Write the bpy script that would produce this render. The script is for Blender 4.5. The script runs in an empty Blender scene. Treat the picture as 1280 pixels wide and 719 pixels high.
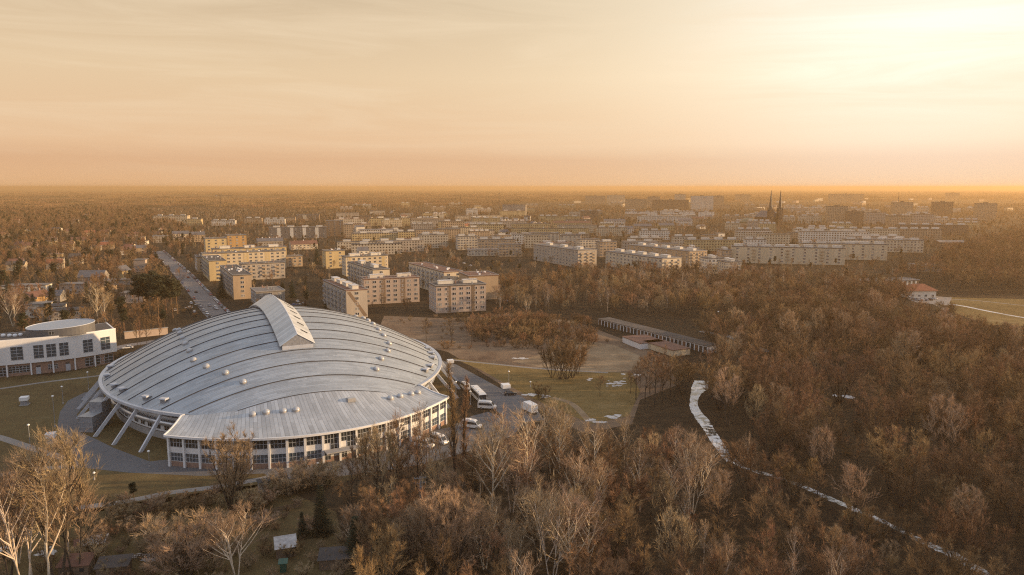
import bpy, math, random
import numpy as np
from mathutils import Vector, Matrix
R = math.radians
SC = bpy.context.scene
COL = SC.collection
rnd = random.Random(7)
NPR = np.random.RandomState(11)

# ------------------------------------------------------------------ camera
CAM_H, PITCH, FPX = 70.0, R(7.77), 920.0
cam = bpy.data.cameras.new('camera')
cam.sensor_width = 36.0
cam.lens = 36.0 * FPX / 1280.0
cam.clip_start, cam.clip_end = 1.0, 90000.0
cam_o = bpy.data.objects.new('camera', cam)
COL.objects.link(cam_o)
cam_o.location = (0, 0, CAM_H)
cam_o.rotation_euler = (R(90) - PITCH, 0, 0)
SC.camera = cam_o

# ------------------------------------------------------------------ light
SUN_AZ, SUN_EL = R(86), R(11)          # azimuth clockwise from +Y (view axis), elevation
SUN_DIR = Vector((math.sin(SUN_AZ) * math.cos(SUN_EL), math.cos(SUN_AZ) * math.cos(SUN_EL), math.sin(SUN_EL)))
sun = bpy.data.lights.new('sun', 'SUN')
sun.energy = 5.0
sun.color = (1.0, 0.67, 0.36)
sun.angle = R(0.6)
sun_o = bpy.data.objects.new('sun', sun)
COL.objects.link(sun_o)
sun_o.rotation_euler = SUN_DIR.to_track_quat('Z', 'Y').to_euler()
sun_o.location = (300, 300, 400)

SC.view_settings.view_transform = 'Standard'
SC.view_settings.look = 'None'
SC.view_settings.exposure = 0.40
SC.view_settings.gamma = 1.0
SC.view_settings.use_curve_mapping = False
HAZE = 0.00015
SC.cycles.use_denoising = False
SC.cycles.pixel_filter_type = 'BLACKMAN_HARRIS'
SC.cycles.filter_width = 1.15
SC.cycles.max_bounces = 5
SC.cycles.diffuse_bounces = 2
SC.cycles.glossy_bounces = 2
SC.cycles.volume_bounces = 1
SC.cycles.transparent_max_bounces = 8


class NT:
    """tiny node-tree writer"""
    def __init__(s, tree):
        s.t = tree; s.n = tree.nodes; s.l = tree.links

    def add(s, typ, **kw):
        n = s.n.new(typ)
        for k, v in kw.items():
            if k.startswith('i_'):
                n.inputs[int(k[2:])].default_value = v
            else:
                setattr(n, k, v)
        return n

    def put(s, n, i, v):
        if hasattr(v, 'is_output'):
            s.l.new(v, n.inputs[i])
        elif v is not None:
            n.inputs[i].default_value = v

    def math(s, op, a, b=None, c=None, clamp=False):
        n = s.add('ShaderNodeMath', operation=op, use_clamp=clamp)
        for i, v in enumerate((a, b, c)):
            s.put(n, i, v)
        return n.outputs[0]

    def mix(s, f, a, b):
        n = s.add('ShaderNodeMix', data_type='RGBA')
        s.put(n, 0, f)
        for i, v in ((6, a), (7, b)):
            if hasattr(v, 'is_output'):
                s.l.new(v, n.inputs[i])
            else:
                n.inputs[i].default_value = (*v[:3], 1)
        return n.outputs[2]

    def ramp(s, f, stops, mode='LINEAR'):
        n = s.add('ShaderNodeValToRGB')
        n.color_ramp.interpolation = mode
        e = n.color_ramp.elements
        while len(e) < len(stops):
            e.new(0.5)
        for el, (p, c) in zip(e, stops):
            el.position = p
            el.color = (*c, 1) if not isinstance(c, (int, float)) else (c, c, c, 1)
        s.l.new(f, n.inputs[0])
        return n.outputs[0]

    def noise(s, vec, scale, detail=4, rough=0.55, dist=0.0):
        n = s.add('ShaderNodeTexNoise')
        n.inputs['Scale'].default_value = scale
        n.inputs['Detail'].default_value = detail
        n.inputs['Roughness'].default_value = rough
        n.inputs['Distortion'].default_value = dist
        if vec is not None:
            s.l.new(vec, n.inputs['Vector'])
        return n.outputs['Fac']

    def mapv(s, vec, scale=(1, 1, 1), rot=(0, 0, 0)):
        n = s.add('ShaderNodeMapping')
        n.inputs['Scale'].default_value = scale
        n.inputs['Rotation'].default_value = rot
        s.l.new(vec, n.inputs['Vector'])
        return n.outputs[0]


w = bpy.data.worlds.new('World')
SC.world = w
w.use_nodes = True
T = NT(w.node_tree)
T.n.clear()
wo = T.add('ShaderNodeOutputWorld')
bg = T.add('ShaderNodeBackground')
T.l.new(bg.outputs[0], wo.inputs[0])
bg.inputs[1].default_value = 0.084
sky = T.add('ShaderNodeTexSky', sky_type='NISHITA', sun_disc=False, sun_elevation=SUN_EL, sun_rotation=SUN_AZ,
            altitude=100, air_density=1.6, dust_density=6.0, ozone_density=1.0)
tc = T.add('ShaderNodeTexCoord')
gen = tc.outputs['Generated']
sep = T.add('ShaderNodeSeparateXYZ'); T.l.new(gen, sep.inputs[0])
el = sep.outputs[2]
dt = T.add('ShaderNodeVectorMath', operation='DOT_PRODUCT')
T.l.new(gen, dt.inputs[0])
GL = Vector((math.sin(R(30)) * math.cos(R(14)), math.cos(R(30)) * math.cos(R(14)), math.sin(R(14))))
dt.inputs[1].default_value = GL
dot = dt.outputs['Value']
front = T.ramp(el, [(0.0, (.78, .47, .25)), (.035, (.73, .445, .255)), (.055, (.80, .53, .32)), (.14, (.78, .575, .365)), (.25, (.62, .475, .315)), (.5, (.50, .48, .47)), (.9, (.42, .52, .68))])
back = T.ramp(el, [(0.0, (.50, .47, .46)), (.2, (.48, .53, .64)), (1.0, (.46, .57, .80))])
fb = T.math('MULTIPLY_ADD', sep.outputs[1], 1.2, .45, clamp=True)
base = T.mix(fb, back, front)
dm = T.math('MAXIMUM', dot, 0.0)
g1 = T.math('MULTIPLY', T.math('POWER', dm, 8.0), .34)
g2 = T.math('MULTIPLY', T.math('POWER', dm, 22.0), .42)
# thin streaked cloud veil
cl = T.noise(T.mapv(gen, (1.0, 1.0, 11.0)), 2.6, 7, .62, .8)
clm = T.ramp(cl, [(.42, 0.0), (.66, 1.0)])
glow = T.math('MULTIPLY', T.math('ADD', g1, g2), T.ramp(el, [(0.0, .62), (.05, .78), (.14, 1.0)]))
glowc = T.mix(T.math('MULTIPLY', g2, 2.0, clamp=True), (.62, .64, .52), (.55, .72, .82))
vm = T.add('ShaderNodeVectorMath', operation='SCALE')
T.l.new(glowc, vm.inputs[0]); T.l.new(glow, vm.inputs['Scale'])
ad = T.add('ShaderNodeVectorMath', operation='ADD')
T.l.new(base, ad.inputs[0]); T.l.new(vm.outputs[0], ad.inputs[1])
cm = T.mix(T.math('MULTIPLY', clm, T.ramp(el, [(.03, .10), (.12, .42)])), ad.outputs[0], (.92, .74, .52))
sc10 = T.add('ShaderNodeVectorMath', operation='SCALE')
T.l.new(cm, sc10.inputs[0]); sc10.inputs['Scale'].default_value = 10.0
# mostly the hazy veil, with the clear Nishita sky showing through it
fin = T.mix(.90, sky.outputs[0], sc10.outputs[0])
T.l.new(fin, bg.inputs[0])

# ------------------------------------------------------------------ picture -> place helpers (flat ground)
CP, SP = math.cos(PITCH), math.sin(PITCH)


def at(px, py, z=0.0):
    x = (px - 640) / FPX; yv = -(py - 359.5) / FPX
    d = (x, CP + yv * SP, -SP + yv * CP)
    t = (z - CAM_H) / d[2]
    return Vector((d[0] * t, d[1] * t, z))


def proj(p):
    dep = p[1] * CP - (p[2] - CAM_H) * SP
    up = p[1] * SP + (p[2] - CAM_H) * CP
    return 640 + FPX * p[0] / dep, 359.5 - FPX * up / dep


def projn(x, y, z):
    dep = y * CP - (z - CAM_H) * SP
    up = y * SP + (z - CAM_H) * CP
    return 640 + FPX * x / dep, 359.5 - FPX * up / dep


def inpoly(px, py, poly):
    px = np.asarray(px, float); py = np.asarray(py, float)
    ins = np.zeros(px.shape, bool)
    n = len(poly)
    for i in range(n):
        x0, y0 = poly[i]; x1, y1 = poly[(i + 1) % n]
        if y0 == y1:
            continue
        c = ((y0 > py) != (y1 > py)) & (px < (x1 - x0) * (py - y0) / (y1 - y0) + x0)
        ins ^= c
    return ins


# ------------------------------------------------------------------ object helpers
def tag(o, label=None, cat=None, group=None, kind=None):
    if label: o['label'] = label
    if cat: o['category'] = cat
    if group: o['group'] = group
    if kind: o['kind'] = kind
    return o


def empty(name, loc=(0, 0, 0), rz=0.0, label=None, cat=None, group=None):
    o = bpy.data.objects.new(name, None)
    COL.objects.link(o)
    o.location = loc
    o.rotation_euler = (0, 0, rz)
    o.empty_display_size = 0.5
    return tag(o, label, cat, group)


def link(name, me, parent=None, loc=None, rz=None):
    o = bpy.data.objects.new(name, me)
    COL.objects.link(o)
    if parent is not None: o.parent = parent
    if loc is not None: o.location = loc
    if rz is not None: o.rotation_euler = (0, 0, rz)
    return o


def copy_tree(o, parent=None):
    c = o.copy(); COL.objects.link(c)
    if parent is not None: c.parent = parent
    for ch in list(o.children):
        copy_tree(ch, c)
    return c


class MB:
    """collects faces with material slots, builds one mesh"""
    def __init__(s):
        s.v = []; s.f = []; s.m = []

    def quadv(s, pts, mi=0):
        b = len(s.v); s.v += [tuple(p) for p in pts]
        s.f.append(tuple(range(b, b + len(pts)))); s.m.append(mi)

    def box(s, x0, x1, y0, y1, z0, z1, mi=0, M=None):
        P = [(x, y, z) for z in (z0, z1) for y in (y0, y1) for x in (x0, x1)]
        if M is not None: P = [tuple(M @ Vector(p)) for p in P]
        b = len(s.v); s.v += P
        for q in ((0, 2, 3, 1), (4, 5, 7, 6), (0, 1, 5, 4), (2, 6, 7, 3), (0, 4, 6, 2), (1, 3, 7, 5)):
            s.f.append(tuple(b + i for i in q)); s.m.append(mi)
        return s

    def prism(s, poly, z0, z1, mi=0, cap=None):
        n = len(poly); b = len(s.v)
        a = sum(poly[i][0] * poly[(i + 1) % n][1] - poly[(i + 1) % n][0] * poly[i][1] for i in range(n))
        if a < 0: poly = poly[::-1]
        s.v += [(p[0], p[1], z0) for p in poly] + [(p[0], p[1], z1) for p in poly]
        for i in range(n):
            j = (i + 1) % n
            s.f.append((b + i, b + j, b + n + j, b + n + i)); s.m.append(mi)
        s.f.append(tuple(b + n + i for i in range(n))); s.m.append(mi if cap is None else cap)
        s.f.append(tuple(b + i for i in range(n))[::-1]); s.m.append(mi)
        return s

    def tube(s, pts, r, n=8, mi=0, cap=True):
        pts = [Vector(p) for p in pts]
        rr = r if isinstance(r, (list, tuple)) else [r] * len(pts)
        b = len(s.v)
        for i, p in enumerate(pts):
            d = (pts[min(i + 1, len(pts) - 1)] - pts[max(i - 1, 0)]).normalized()
            u = d.cross(Vector((0, 0, 1)))
            if u.length < 1e-3: u = d.cross(Vector((1, 0, 0)))
            u.normalize(); v = u.cross(d)
            for k in range(n):
                a = 2 * math.pi * k / n
                s.v.append(tuple(p + (u * math.cos(a) + v * math.sin(a)) * rr[i]))
        for i in range(len(pts) - 1):
            for k in range(n):
                k2 = (k + 1) % n
                s.f.append((b + i * n + k, b + (i + 1) * n + k, b + (i + 1) * n + k2, b + i * n + k2)); s.m.append(mi)
        if cap:
            s.f.append(tuple(b + k for k in range(n))); s.m.append(mi)
            e = b + (len(pts) - 1) * n
            s.f.append(tuple(e + k for k in range(n))[::-1]); s.m.append(mi)
        return s

    def sweep(s, pts, prof, mi=0, up=Vector((0, 0, 1))):
        """rectangular-ish profile [(side, up)...] swept along pts"""
        pts = [Vector(p) for p in pts]; n = len(prof); b = len(s.v)
        for i, p in enumerate(pts):
            d = (pts[min(i + 1, len(pts) - 1)] - pts[max(i - 1, 0)]).normalized()
            u = d.cross(up).normalized(); v = u.cross(d)
            for a, c in prof: s.v.append(tuple(p + u * a + v * c))
        for i in range(len(pts) - 1):
            for k in range(n):
                k2 = (k + 1) % n
                s.f.append((b + i * n + k, b + i * n + k2, b + (i + 1) * n + k2, b + (i + 1) * n + k)); s.m.append(mi)
        s.f.append(tuple(b + k for k in range(n))[::-1]); s.m.append(mi)
        e = b + (len(pts) - 1) * n
        s.f.append(tuple(e + k for k in range(n))); s.m.append(mi)
        return s

    def lathe(s, prof, n=16, mi=0, c=(0, 0, 0), sx=1.0, sy=1.0):
        b = len(s.v)
        for r, z in prof:
            for k in range(n):
                a = 2 * math.pi * k / n
                s.v.append((c[0] + r * math.cos(a) * sx, c[1] + r * math.sin(a) * sy, c[2] + z))
        for i in range(len(prof) - 1):
            for k in range(n):
                k2 = (k + 1) % n
                s.f.append((b + i * n + k, b + i * n + k2, b + (i + 1) * n + k2, b + (i + 1) * n + k)); s.m.append(mi)
        s.f.append(tuple(b + k for k in range(n))[::-1]); s.m.append(mi)
        e = b + (len(prof) - 1) * n
        s.f.append(tuple(e + k for k in range(n))); s.m.append(mi)
        return s

    def grid(s, G, mi=0):
        """G[i][j] points"""
        b = len(s.v); n = len(G[0])
        for row in G: s.v += [tuple(p) for p in row]
        for i in range(len(G) - 1):
            for j in range(n - 1):
                s.f.append((b + i * n + j, b + (i + 1) * n + j, b + (i + 1) * n + j + 1, b + i * n + j + 1)); s.m.append(mi)
        return s

    def mesh(s, name, mats, smooth=False, bevel=0):
        me = bpy.data.meshes.new(name)
        me.from_pydata(s.v, [], s.f)
        for m in (mats if isinstance(mats, (list, tuple)) else [mats]): me.materials.append(m)
        me.polygons.foreach_set('material_index', s.m)
        if smooth: me.polygons.foreach_set('use_smooth', [True] * len(s.f))
        me.update()
        return me

    def build(s, name, mats, parent=None, smooth=False, bevel=0, loc=None, rz=None):
        o = link(name, s.mesh(name, mats, smooth), parent, loc, rz)
        if bevel:
            m = o.modifiers.new('bevel', 'BEVEL'); m.width = bevel; m.segments = 2; m.limit_method = 'ANGLE'
        return o


# ------------------------------------------------------------------ materials
def mat(name, col, rough=.7, metal=0.0, var=0.15, scale=.6, bump=0.0, spec=None, rand=0.0, streak=False):
    m = bpy.data.materials.new(name); m.use_nodes = True
    t = NT(m.node_tree); p = t.n['Principled BSDF']
    p.inputs['Roughness'].default_value = rough
    p.inputs['Metallic'].default_value = metal
    if spec is not None: p.inputs['Specular IOR Level'].default_value = spec
    co = t.add('ShaderNodeTexCoord').outputs['Object']
    if streak: co = t.mapv(co, (1, 1, .12))
    nz = t.noise(co, scale, 6, .65)
    f = t.ramp(nz, [(.28, 0.0), (.72, 1.0)])
    a = tuple(max(0, c * (1 - var * 1.3)) for c in col); b = tuple(min(1, c * (1 + var)) for c in col)
    c = t.mix(f, a, b)
    if rand:
        oi = t.add('ShaderNodeObjectInfo').outputs['Random']
        hs = t.add('ShaderNodeHueSaturation')
        t.l.new(c, hs.inputs['Color'])
        t.l.new(t.math('MULTIPLY_ADD', oi, 2 * rand, 1 - rand), hs.inputs['Value'])
        t.l.new(t.math('MULTIPLY_ADD', t.math('FRACT', t.math('MULTIPLY', oi, 7.31)), .03, .49), hs.inputs['Hue'])
        c = hs.outputs[0]
    t.l.new(c, p.inputs['Base Color'])
    if bump:
        bn = t.add('ShaderNodeBump'); bn.inputs['Distance'].default_value = bump
        t.l.new(nz, bn.inputs['Height']); t.l.new(bn.outputs[0], p.inputs['Normal'])
    return m


def ground_mat(name, stops, s1=.02, s2=.25, fine=1.5, rough=.95, d3=None):
    m = bpy.data.materials.new(name); m.use_nodes = True
    t = NT(m.node_tree); p = t.n['Principled BSDF']; p.inputs['Roughness'].default_value = rough
    p.inputs['Specular IOR Level'].default_value = .15
    co = t.add('ShaderNodeTexCoord').outputs['Object']
    a = t.noise(co, s1, 5, .6, .3); b = t.noise(co, s2, 5, .65, .6); c = t.noise(co, fine, 4, .7)
    f = t.math('ADD', t.math('MULTIPLY', a, .45), t.math('ADD', t.math('MULTIPLY', b, .35), t.math('MULTIPLY', c, .2)))
    n = len(stops)
    col = t.ramp(f, [(.36 + .28 * i / (n - 1), s) for i, s in enumerate(stops)])
    t.l.new(col, p.inputs['Base Color'])
    bn = t.add('ShaderNodeBump'); bn.inputs['Distance'].default_value = .25
    t.l.new(t.math('ADD', b, c), bn.inputs['Height']); t.l.new(bn.outputs[0], p.inputs['Normal'])
    return m


M = {}
M['soil'] = ground_mat('leaf_litter', [(.030, .021, .014), (.055, .038, .023), (.085, .058, .034), (.11, .078, .042)], .012, .12, .9)
M['lawn'] = ground_mat('winter_lawn', [(.075, .052, .025), (.12, .085, .040), (.145, .108, .048), (.19, .145, .075)], .03, .3, 2.0)
M['green'] = ground_mat('meadow_grass', [(.105, .07, .028), (.17, .115, .042), (.215, .15, .06), (.28, .20, .095)], .025, .2, 1.6)
M['dry'] = ground_mat('dry_field', [(.15, .10, .06), (.24, .17, .105), (.31, .225, .14), (.42, .32, .21)], .03, .16, 1.3)
M['scrub'] = ground_mat('field_scrub', [(.09, .058, .040), (.16, .108, .072), (.21, .148, .098), (.30, .215, .14)], .03, .18, 1.3)
M['asphalt'] = ground_mat('asphalt', [(.13, .13, .135), (.155, .155, .16), (.18, .18, .185)], .04, .4, 3.0, .85)
M['street'] = ground_mat('street_asphalt', [(.17, .155, .15), (.21, .195, .19), (.25, .23, .22)], .04, .4, 3.0, .8)
M['path'] = ground_mat('path_paving', [(.22, .20, .18), (.29, .265, .24), (.35, .32, .29)], .05, .5, 3.0, .9)
M['snow'] = ground_mat('old_snow', [(.34, .31, .27), (.62, .59, .56), (.78, .77, .75)], .1, .8, 3.0, .6)


def ice_mat(th=(.43, .51)):
    m = bpy.data.materials.new('river_ice'); m.use_nodes = True
    t = NT(m.node_tree); p = t.n['Principled BSDF']
    co = t.add('ShaderNodeTexCoord').outputs['Object']
    a = t.noise(co, .16, 5, .7, .8); b = t.noise(co, .6, 4, .7)
    f = t.ramp(t.math('ADD', t.math('MULTIPLY', a, .6), t.math('MULTIPLY', b, .4)), [(th[0], 0.0), (th[1], 1.0)])
    t.l.new(t.mix(f, (.05, .045, .035), (.80, .78, .74)), p.inputs['Base Color'])
    t.l.new(t.math('MULTIPLY_ADD', f, .4, .06), p.inputs['Roughness'])
    return m


M['ice'] = ice_mat()
M['creek'] = ice_mat((.47, .56))


def far_mat():
    """ground sheet: leaf litter near, patchwork of woodland and fields far out"""
    m = bpy.data.materials.new('landscape'); m.use_nodes = True
    t = NT(m.node_tree); p = t.n['Principled BSDF']; p.inputs['Roughness'].default_value = .95
    p.inputs['Specular IOR Level'].default_value = .1
    co = t.add('ShaderNodeTexCoord').outputs['Object']
    a = t.noise(t.mapv(co, (1, .45, 1)), .0011, 6, .6, .4); b = t.noise(co, .012, 5, .65, .5); c = t.noise(co, .35, 5, .7)
    f = t.math('ADD', t.math('MULTIPLY', a, .4), t.math('ADD', t.math('MULTIPLY', b, .3), t.math('MULTIPLY', c, .3)))
    col = t.ramp(f, [(.38, (.026, .019, .013)), (.48, (.05, .035, .021)), (.56, (.082, .057, .033)), (.66, (.12, .09, .045))])
    t.l.new(col, p.inputs['Base Color'])
    bn = t.add('ShaderNodeBump'); bn.inputs['Distance'].default_value = .3
    t.l.new(c, bn.inputs['Height']); t.l.new(bn.outputs[0], p.inputs['Normal'])
    return m


M['land'] = far_mat()


def roof_metal(name, col, lines_axis=None, spacing=.6, cross=None, var=.12, rough=.42, metal=.35, mask=.35):
    """weathered standing-seam sheet; lines_axis 'UV' uses the uv map"""
    m = bpy.data.materials.new(name); m.use_nodes = True
    t = NT(m.node_tree); p = t.n['Principled BSDF']
    p.inputs['Metallic'].default_value = metal
    tcn = t.add('ShaderNodeTexCoord'); co = tcn.outputs['Object']
    src = tcn.outputs['UV'] if lines_axis == 'UV' else co
    sp = t.add('ShaderNodeSeparateXYZ'); t.l.new(src, sp.inputs[0])
    ax = sp.outputs[0] if lines_axis in ('UV', 'X') else sp.outputs[1]
    fr = t.math('FRACT', t.math('DIVIDE', ax, spacing))
    ln = t.math('LESS_THAN', fr, .13)
    a = t.noise(co, .09, 5, .65, .4); b = t.noise(co, 1.3, 4, .7)
    pid = t.math('FLOOR', t.math('DIVIDE', ax, spacing))
    other = sp.outputs[1] if lines_axis in ('UV', 'X') else sp.outputs[0]
    cx = t.math('FLOOR', t.math('DIVIDE', t.math('ADD', other, t.math('MULTIPLY', pid, 3.7)), cross or 5.0))
    wn = t.add('ShaderNodeTexWhiteNoise', noise_dimensions='2D')
    cb = t.add('ShaderNodeCombineXYZ'); t.l.new(pid, cb.inputs[0]); t.l.new(cx, cb.inputs[1])
    t.l.new(cb.outputs[0], wn.inputs['Vector'])
    v = t.math('ADD', t.math('MULTIPLY', a, .5), t.math('ADD', t.math('MULTIPLY', b, .25), t.math('MULTIPLY', wn.outputs['Value'], .25)))
    lo = tuple(c * (1 - var * 1.9) for c in col); hi = tuple(min(1, c * (1 + var * 1.5)) for c in col)
    c = t.mix(t.ramp(v, [(.3, 0.0), (.7, 1.0)]), lo, hi)
    stain = t.ramp(t.noise(t.mapv(co, (1.0, .3, 1.0)), .3, 7, .75, 1.4), [(.54, 0.0), (.72, 1.0)])
    c = t.mix(t.math('MULTIPLY', stain, .3), c, tuple(x * .55 for x in col))
    c = t.mix(t.math('MULTIPLY', ln, mask), c, tuple(x * .35 for x in col))
    t.l.new(c, p.inputs['Base Color'])
    t.l.new(t.math('MULTIPLY_ADD', b, .3, rough - .12), p.inputs['Roughness'])
    bn = t.add('ShaderNodeBump'); bn.inputs['Distance'].default_value = .06; bn.inputs['Strength'].default_value = .5
    t.l.new(t.math('ADD', ln, t.math('MULTIPLY', b, .3)), bn.inputs['Height']); t.l.new(bn.outputs[0], p.inputs['Normal'])
    return m


M['dome'] = roof_metal('dome_sheet', (.385, .42, .45), 'Y', .62, 5.2, var=.13)
M['skirt'] = roof_metal('skirt_sheet', (.46, .48, .50), 'UV', 1.25, 9.0, mask=.5, var=.16)
M['lantern'] = roof_metal('lantern_sheet', (.60, .61, .60), 'Y', 1.1, 30.0, mask=.3)
M['rib'] = mat('rib_dark', (.045, .047, .055), .85)
M['steel'] = mat('painted_steel', (.55, .58, .63), .4, .2, .1, .5)
M['silver'] = mat('silver_duct', (.62, .65, .70), .28, .75, .1, .4)
M['white'] = mat('white_render', (.72, .71, .70), .75, 0, .07, .35, streak=True)
M['whitep'] = mat('white_paint', (.76, .76, .76), .5, 0, .06, .5)
M['brick'] = mat('brick_panel', (.30, .19, .145), .85, 0, .18, 1.2)
M['glass'] = mat('window_glass', (.035, .042, .05), .08, 0, .5, .35, spec=.8)
def curtain_glass():
    m = mat('window_glass', (.035, .042, .05), .08, 0, .5, .35, spec=.8); t = NT(m.node_tree); p = t.n['Principled BSDF']
    old = p.inputs['Base Color'].links[0].from_socket
    oi = t.add('ShaderNodeObjectInfo').outputs['Random']
    f = t.ramp(oi, [(.60, 0.0), (.64, .25), (.80, .3), (.84, .8)], 'CONSTANT')
    t.l.new(t.mix(f, old, (.42, .38, .31)), p.inputs['Base Color'])
    return m


M['glassc'] = curtain_glass()
M['glassb'] = mat('window_glass_blue', (.06, .085, .11), .06, 0, .4, .35, spec=.9)
M['frame'] = mat('window_frame', (.42, .44, .47), .5, 0, .05)
M['dark'] = mat('dark_metal', (.03, .03, .033), .6)
M['conc'] = mat('concrete', (.33, .32, .31), .9, 0, .2, .5, streak=True)
M['wood'] = mat('weathered_wood', (.16, .115, .08), .9, 0, .3, 1.5)
M['sky'] = mat('skylight_shell', (.44, .455, .47), .2, .1, .15)
M['mesh'] = mat('stair_mesh', (.26, .27, .29), .7, .2, .3, 1.5)
M['bitumen'] = mat('roof_felt', (.085, .075, .07), .9, 0, .35, .12)
M['rooflt'] = mat('pale_roof_felt', (.20, .18, .165), .85, 0, .3, .12)
M['redroof'] = mat('red_roof_felt', (.17, .085, .06), .85, 0, .25, .15)
M['tile'] = mat('clay_tiles', (.28, .10, .05), .8, 0, .25, .5)
M['greyt'] = mat('grey_tiles', (.12, .12, .13), .8, 0, .25, .5)
M['tyre'] = mat('tyre', (.02, .02, .02), .9)
M['lampw'] = mat('lamp_globe', (.85, .84, .80), .3)
M['galv'] = mat('galvanised', (.35, .36, .37), .5, .4)


# ------------------------------------------------------------------ ground sheets
def sheet(name, pts, z, m, kind='structure', px=True):
    P = [at(*p) for p in pts] if px else [Vector((p[0], p[1], 0)) for p in pts]
    b = MB()
    a = sum(P[i].x * P[(i + 1) % len(P)].y - P[(i + 1) % len(P)].x * P[i].y for i in range(len(P)))
    if a < 0: P = P[::-1]
    b.quadv([(p.x, p.y, z) for p in P])
    o = b.build(name, m)
    o['kind'] = kind
    return o


def smooth_line(pts, n=8):
    """Catmull-Rom through 2-D/3-D points"""
    pts = [Vector(p) for p in pts]
    P = [pts[0] * 2 - pts[1]] + pts + [pts[-1] * 2 - pts[-2]]
    out = []
    for i in range(1, len(P) - 2):
        for k in range(n):
            t = k / n
            out.append(.5 * ((2 * P[i]) + (P[i + 1] - P[i - 1]) * t + (2 * P[i - 1] - 5 * P[i] + 4 * P[i + 1] - P[i + 2]) * t * t
                             + (3 * P[i] - P[i - 1] - 3 * P[i + 1] + P[i + 2]) * t ** 3))
    out.append(pts[-1])
    return out


def ribbon(name, pxs, width, z, m, wv=0.0, kind='structure', n=8):
    P = smooth_line([at(*p) for p in pxs], n)
    ws = width if isinstance(width, (list, tuple)) else [width] * len(pxs)
    b = MB(); L = []
    for i, p in enumerate(P):
        d = (P[min(i + 1, len(P) - 1)] - P[max(i - 1, 0)]); d.z = 0; d.normalize()
        nn = Vector((-d.y, d.x, 0))
        f = i / (len(P) - 1) * (len(ws) - 1); k = min(int(f), len(ws) - 2) if len(ws) > 1 else 0
        wd = ws[k] + (ws[min(k + 1, len(ws) - 1)] - ws[k]) * (f - k)
        wl = wd / 2 * (1 + wv * rnd.uniform(-1, 1)); wr = wd / 2 * (1 + wv * rnd.uniform(-1, 1))
        L.append([(p + nn * wl).xy.to_3d() + Vector((0, 0, z)), (p - nn * wr).xy.to_3d() + Vector((0, 0, z))])
    b.grid(L)
    o = b.build(name, m)
    o['kind'] = kind
    return o


# one ground sheet to the horizon, finer near
gb = MB()
gb.quadv([(-60000, -300, 0), (60000, -300, 0), (60000, 45000, 0), (-60000, 45000, 0)])
tag(gb.build('ground', M['land']), kind='structure')

# ------------------------------------------------------------------ layout polygons (pixels of the photo's ground plane)
P_WLAWN = [(-300, 490), (0, 466), (60, 470), (150, 452), (190, 440), (330, 425), (540, 440), (570, 470), (560, 560), (420, 606), (338, 606), (250, 622), (120, 640), (60, 640), (0, 640), (-300, 640)]
P_FIELD = [(480, 395), (560, 398), (640, 392), (720, 402), (800, 432), (850, 455), (850, 480), (800, 500), (790, 530), (730, 542), (690, 520), (560, 440), (470, 420)]
sheet('lawn', P_WLAWN, .004, M['lawn'])
sheet('garden_ground', [(-300, 640), (0, 640), (95, 640), (260, 614), (335, 604), (420, 640), (440, 719), (480, 900), (-300, 900)], .004, M['lawn'])
sheet('field', P_FIELD, .004, M['scrub'])
sheet('dry_grass', [(640, 452), (690, 440), (725, 425), (770, 432), (800, 445), (800, 462), (760, 466), (700, 464)], .008, M['dry'])
sheet('meadow', [(566, 448), (700, 464), (790, 466), (800, 490), (786, 520), (740, 530), (715, 520), (665, 498), (600, 462)], .012, M['green'])
sheet('meadow', [(1172, 371), (1200, 372), (1400, 377), (1400, 420), (1290, 408), (1235, 406), (1195, 392)], .004, M['green'])
# pavement round the arena
sheet('pavement', [(128, 487), (105, 491), (85, 501), (75, 515), (72, 530), (75, 548), (90, 566), (75, 571), (100, 584), (114, 586), (162, 591), (250, 595), (330, 592), (345, 600), (420, 596),
                   (470, 590), (530, 580), (560, 572), (600, 560), (640, 545), (655, 530), (610, 515), (590, 520), (560, 535), (520, 540), (400, 560), (205, 575), (187, 577), (142, 560), (120, 549), (101, 541), (96, 518), (110, 503), (130, 497)], .016, M['asphalt'])
sheet('car_park', [(540, 445), (556, 452), (571, 456), (628, 487), (650, 494.5), (668, 507), (680, 525), (640, 530), (608, 503), (587, 487), (565, 470), (545, 455)], .020, M['asphalt'])
ribbon('footpath', [(-20, 543), (0, 547), (45, 562), (85, 574)], 2.6, .020, M['path'])
ribbon('footpath', [(-20, 597), (0, 594), (50, 586), (105, 583)], 2.4, .024, M['path'])
ribbon('footpath', [(95, 635), (150, 628), (212, 616), (260, 610), (320, 600), (345, 594)], 2.4, .012, M['path'])
ribbon('footpath', [(-20, 489), (0, 486), (62, 477), (128, 469), (160, 462)], 1.9, .012, M['path'])
ribbon('footpath', [(566, 450), (616, 455), (677, 461), (760, 466)], 1.8, .016, M['path'])
ribbon('footpath', [(690, 497), (715, 505), (738, 528)], 2.2, .016, M['dry'])
ribbon('road', [(100, 452), (150, 434), (185, 428), (240, 418)], 6, .012, M['street'])
ribbon('road', [(300, 412), (272, 392), (252, 370), (230, 345), (212, 328), (197, 314)], [15, 14, 13, 13, 12, 12], .012, M['street'])
ribbon('road', [(876, 414), (905, 419), (930, 428), (960, 440)], 4, .012, M['path'])
ribbon('footpath', [(1165, 378), (1200, 382), (1240, 390), (1285, 398), (1330, 404)], 2.6, .012, M['snow'])
ribbon('footpath', [(1170, 376), (1210, 375), (1270, 381), (1330, 386)], 1.6, .010, M['path'])
sheet('car_park', [(1135, 374), (1150, 369), (1190, 372), (1185, 382), (1165, 380), (1145, 378)], .016, M['path'])
ribbon('footpath', [(1165, 378), (1180, 387), (1190, 396)], 2.5, .020, M['path'])
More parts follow.
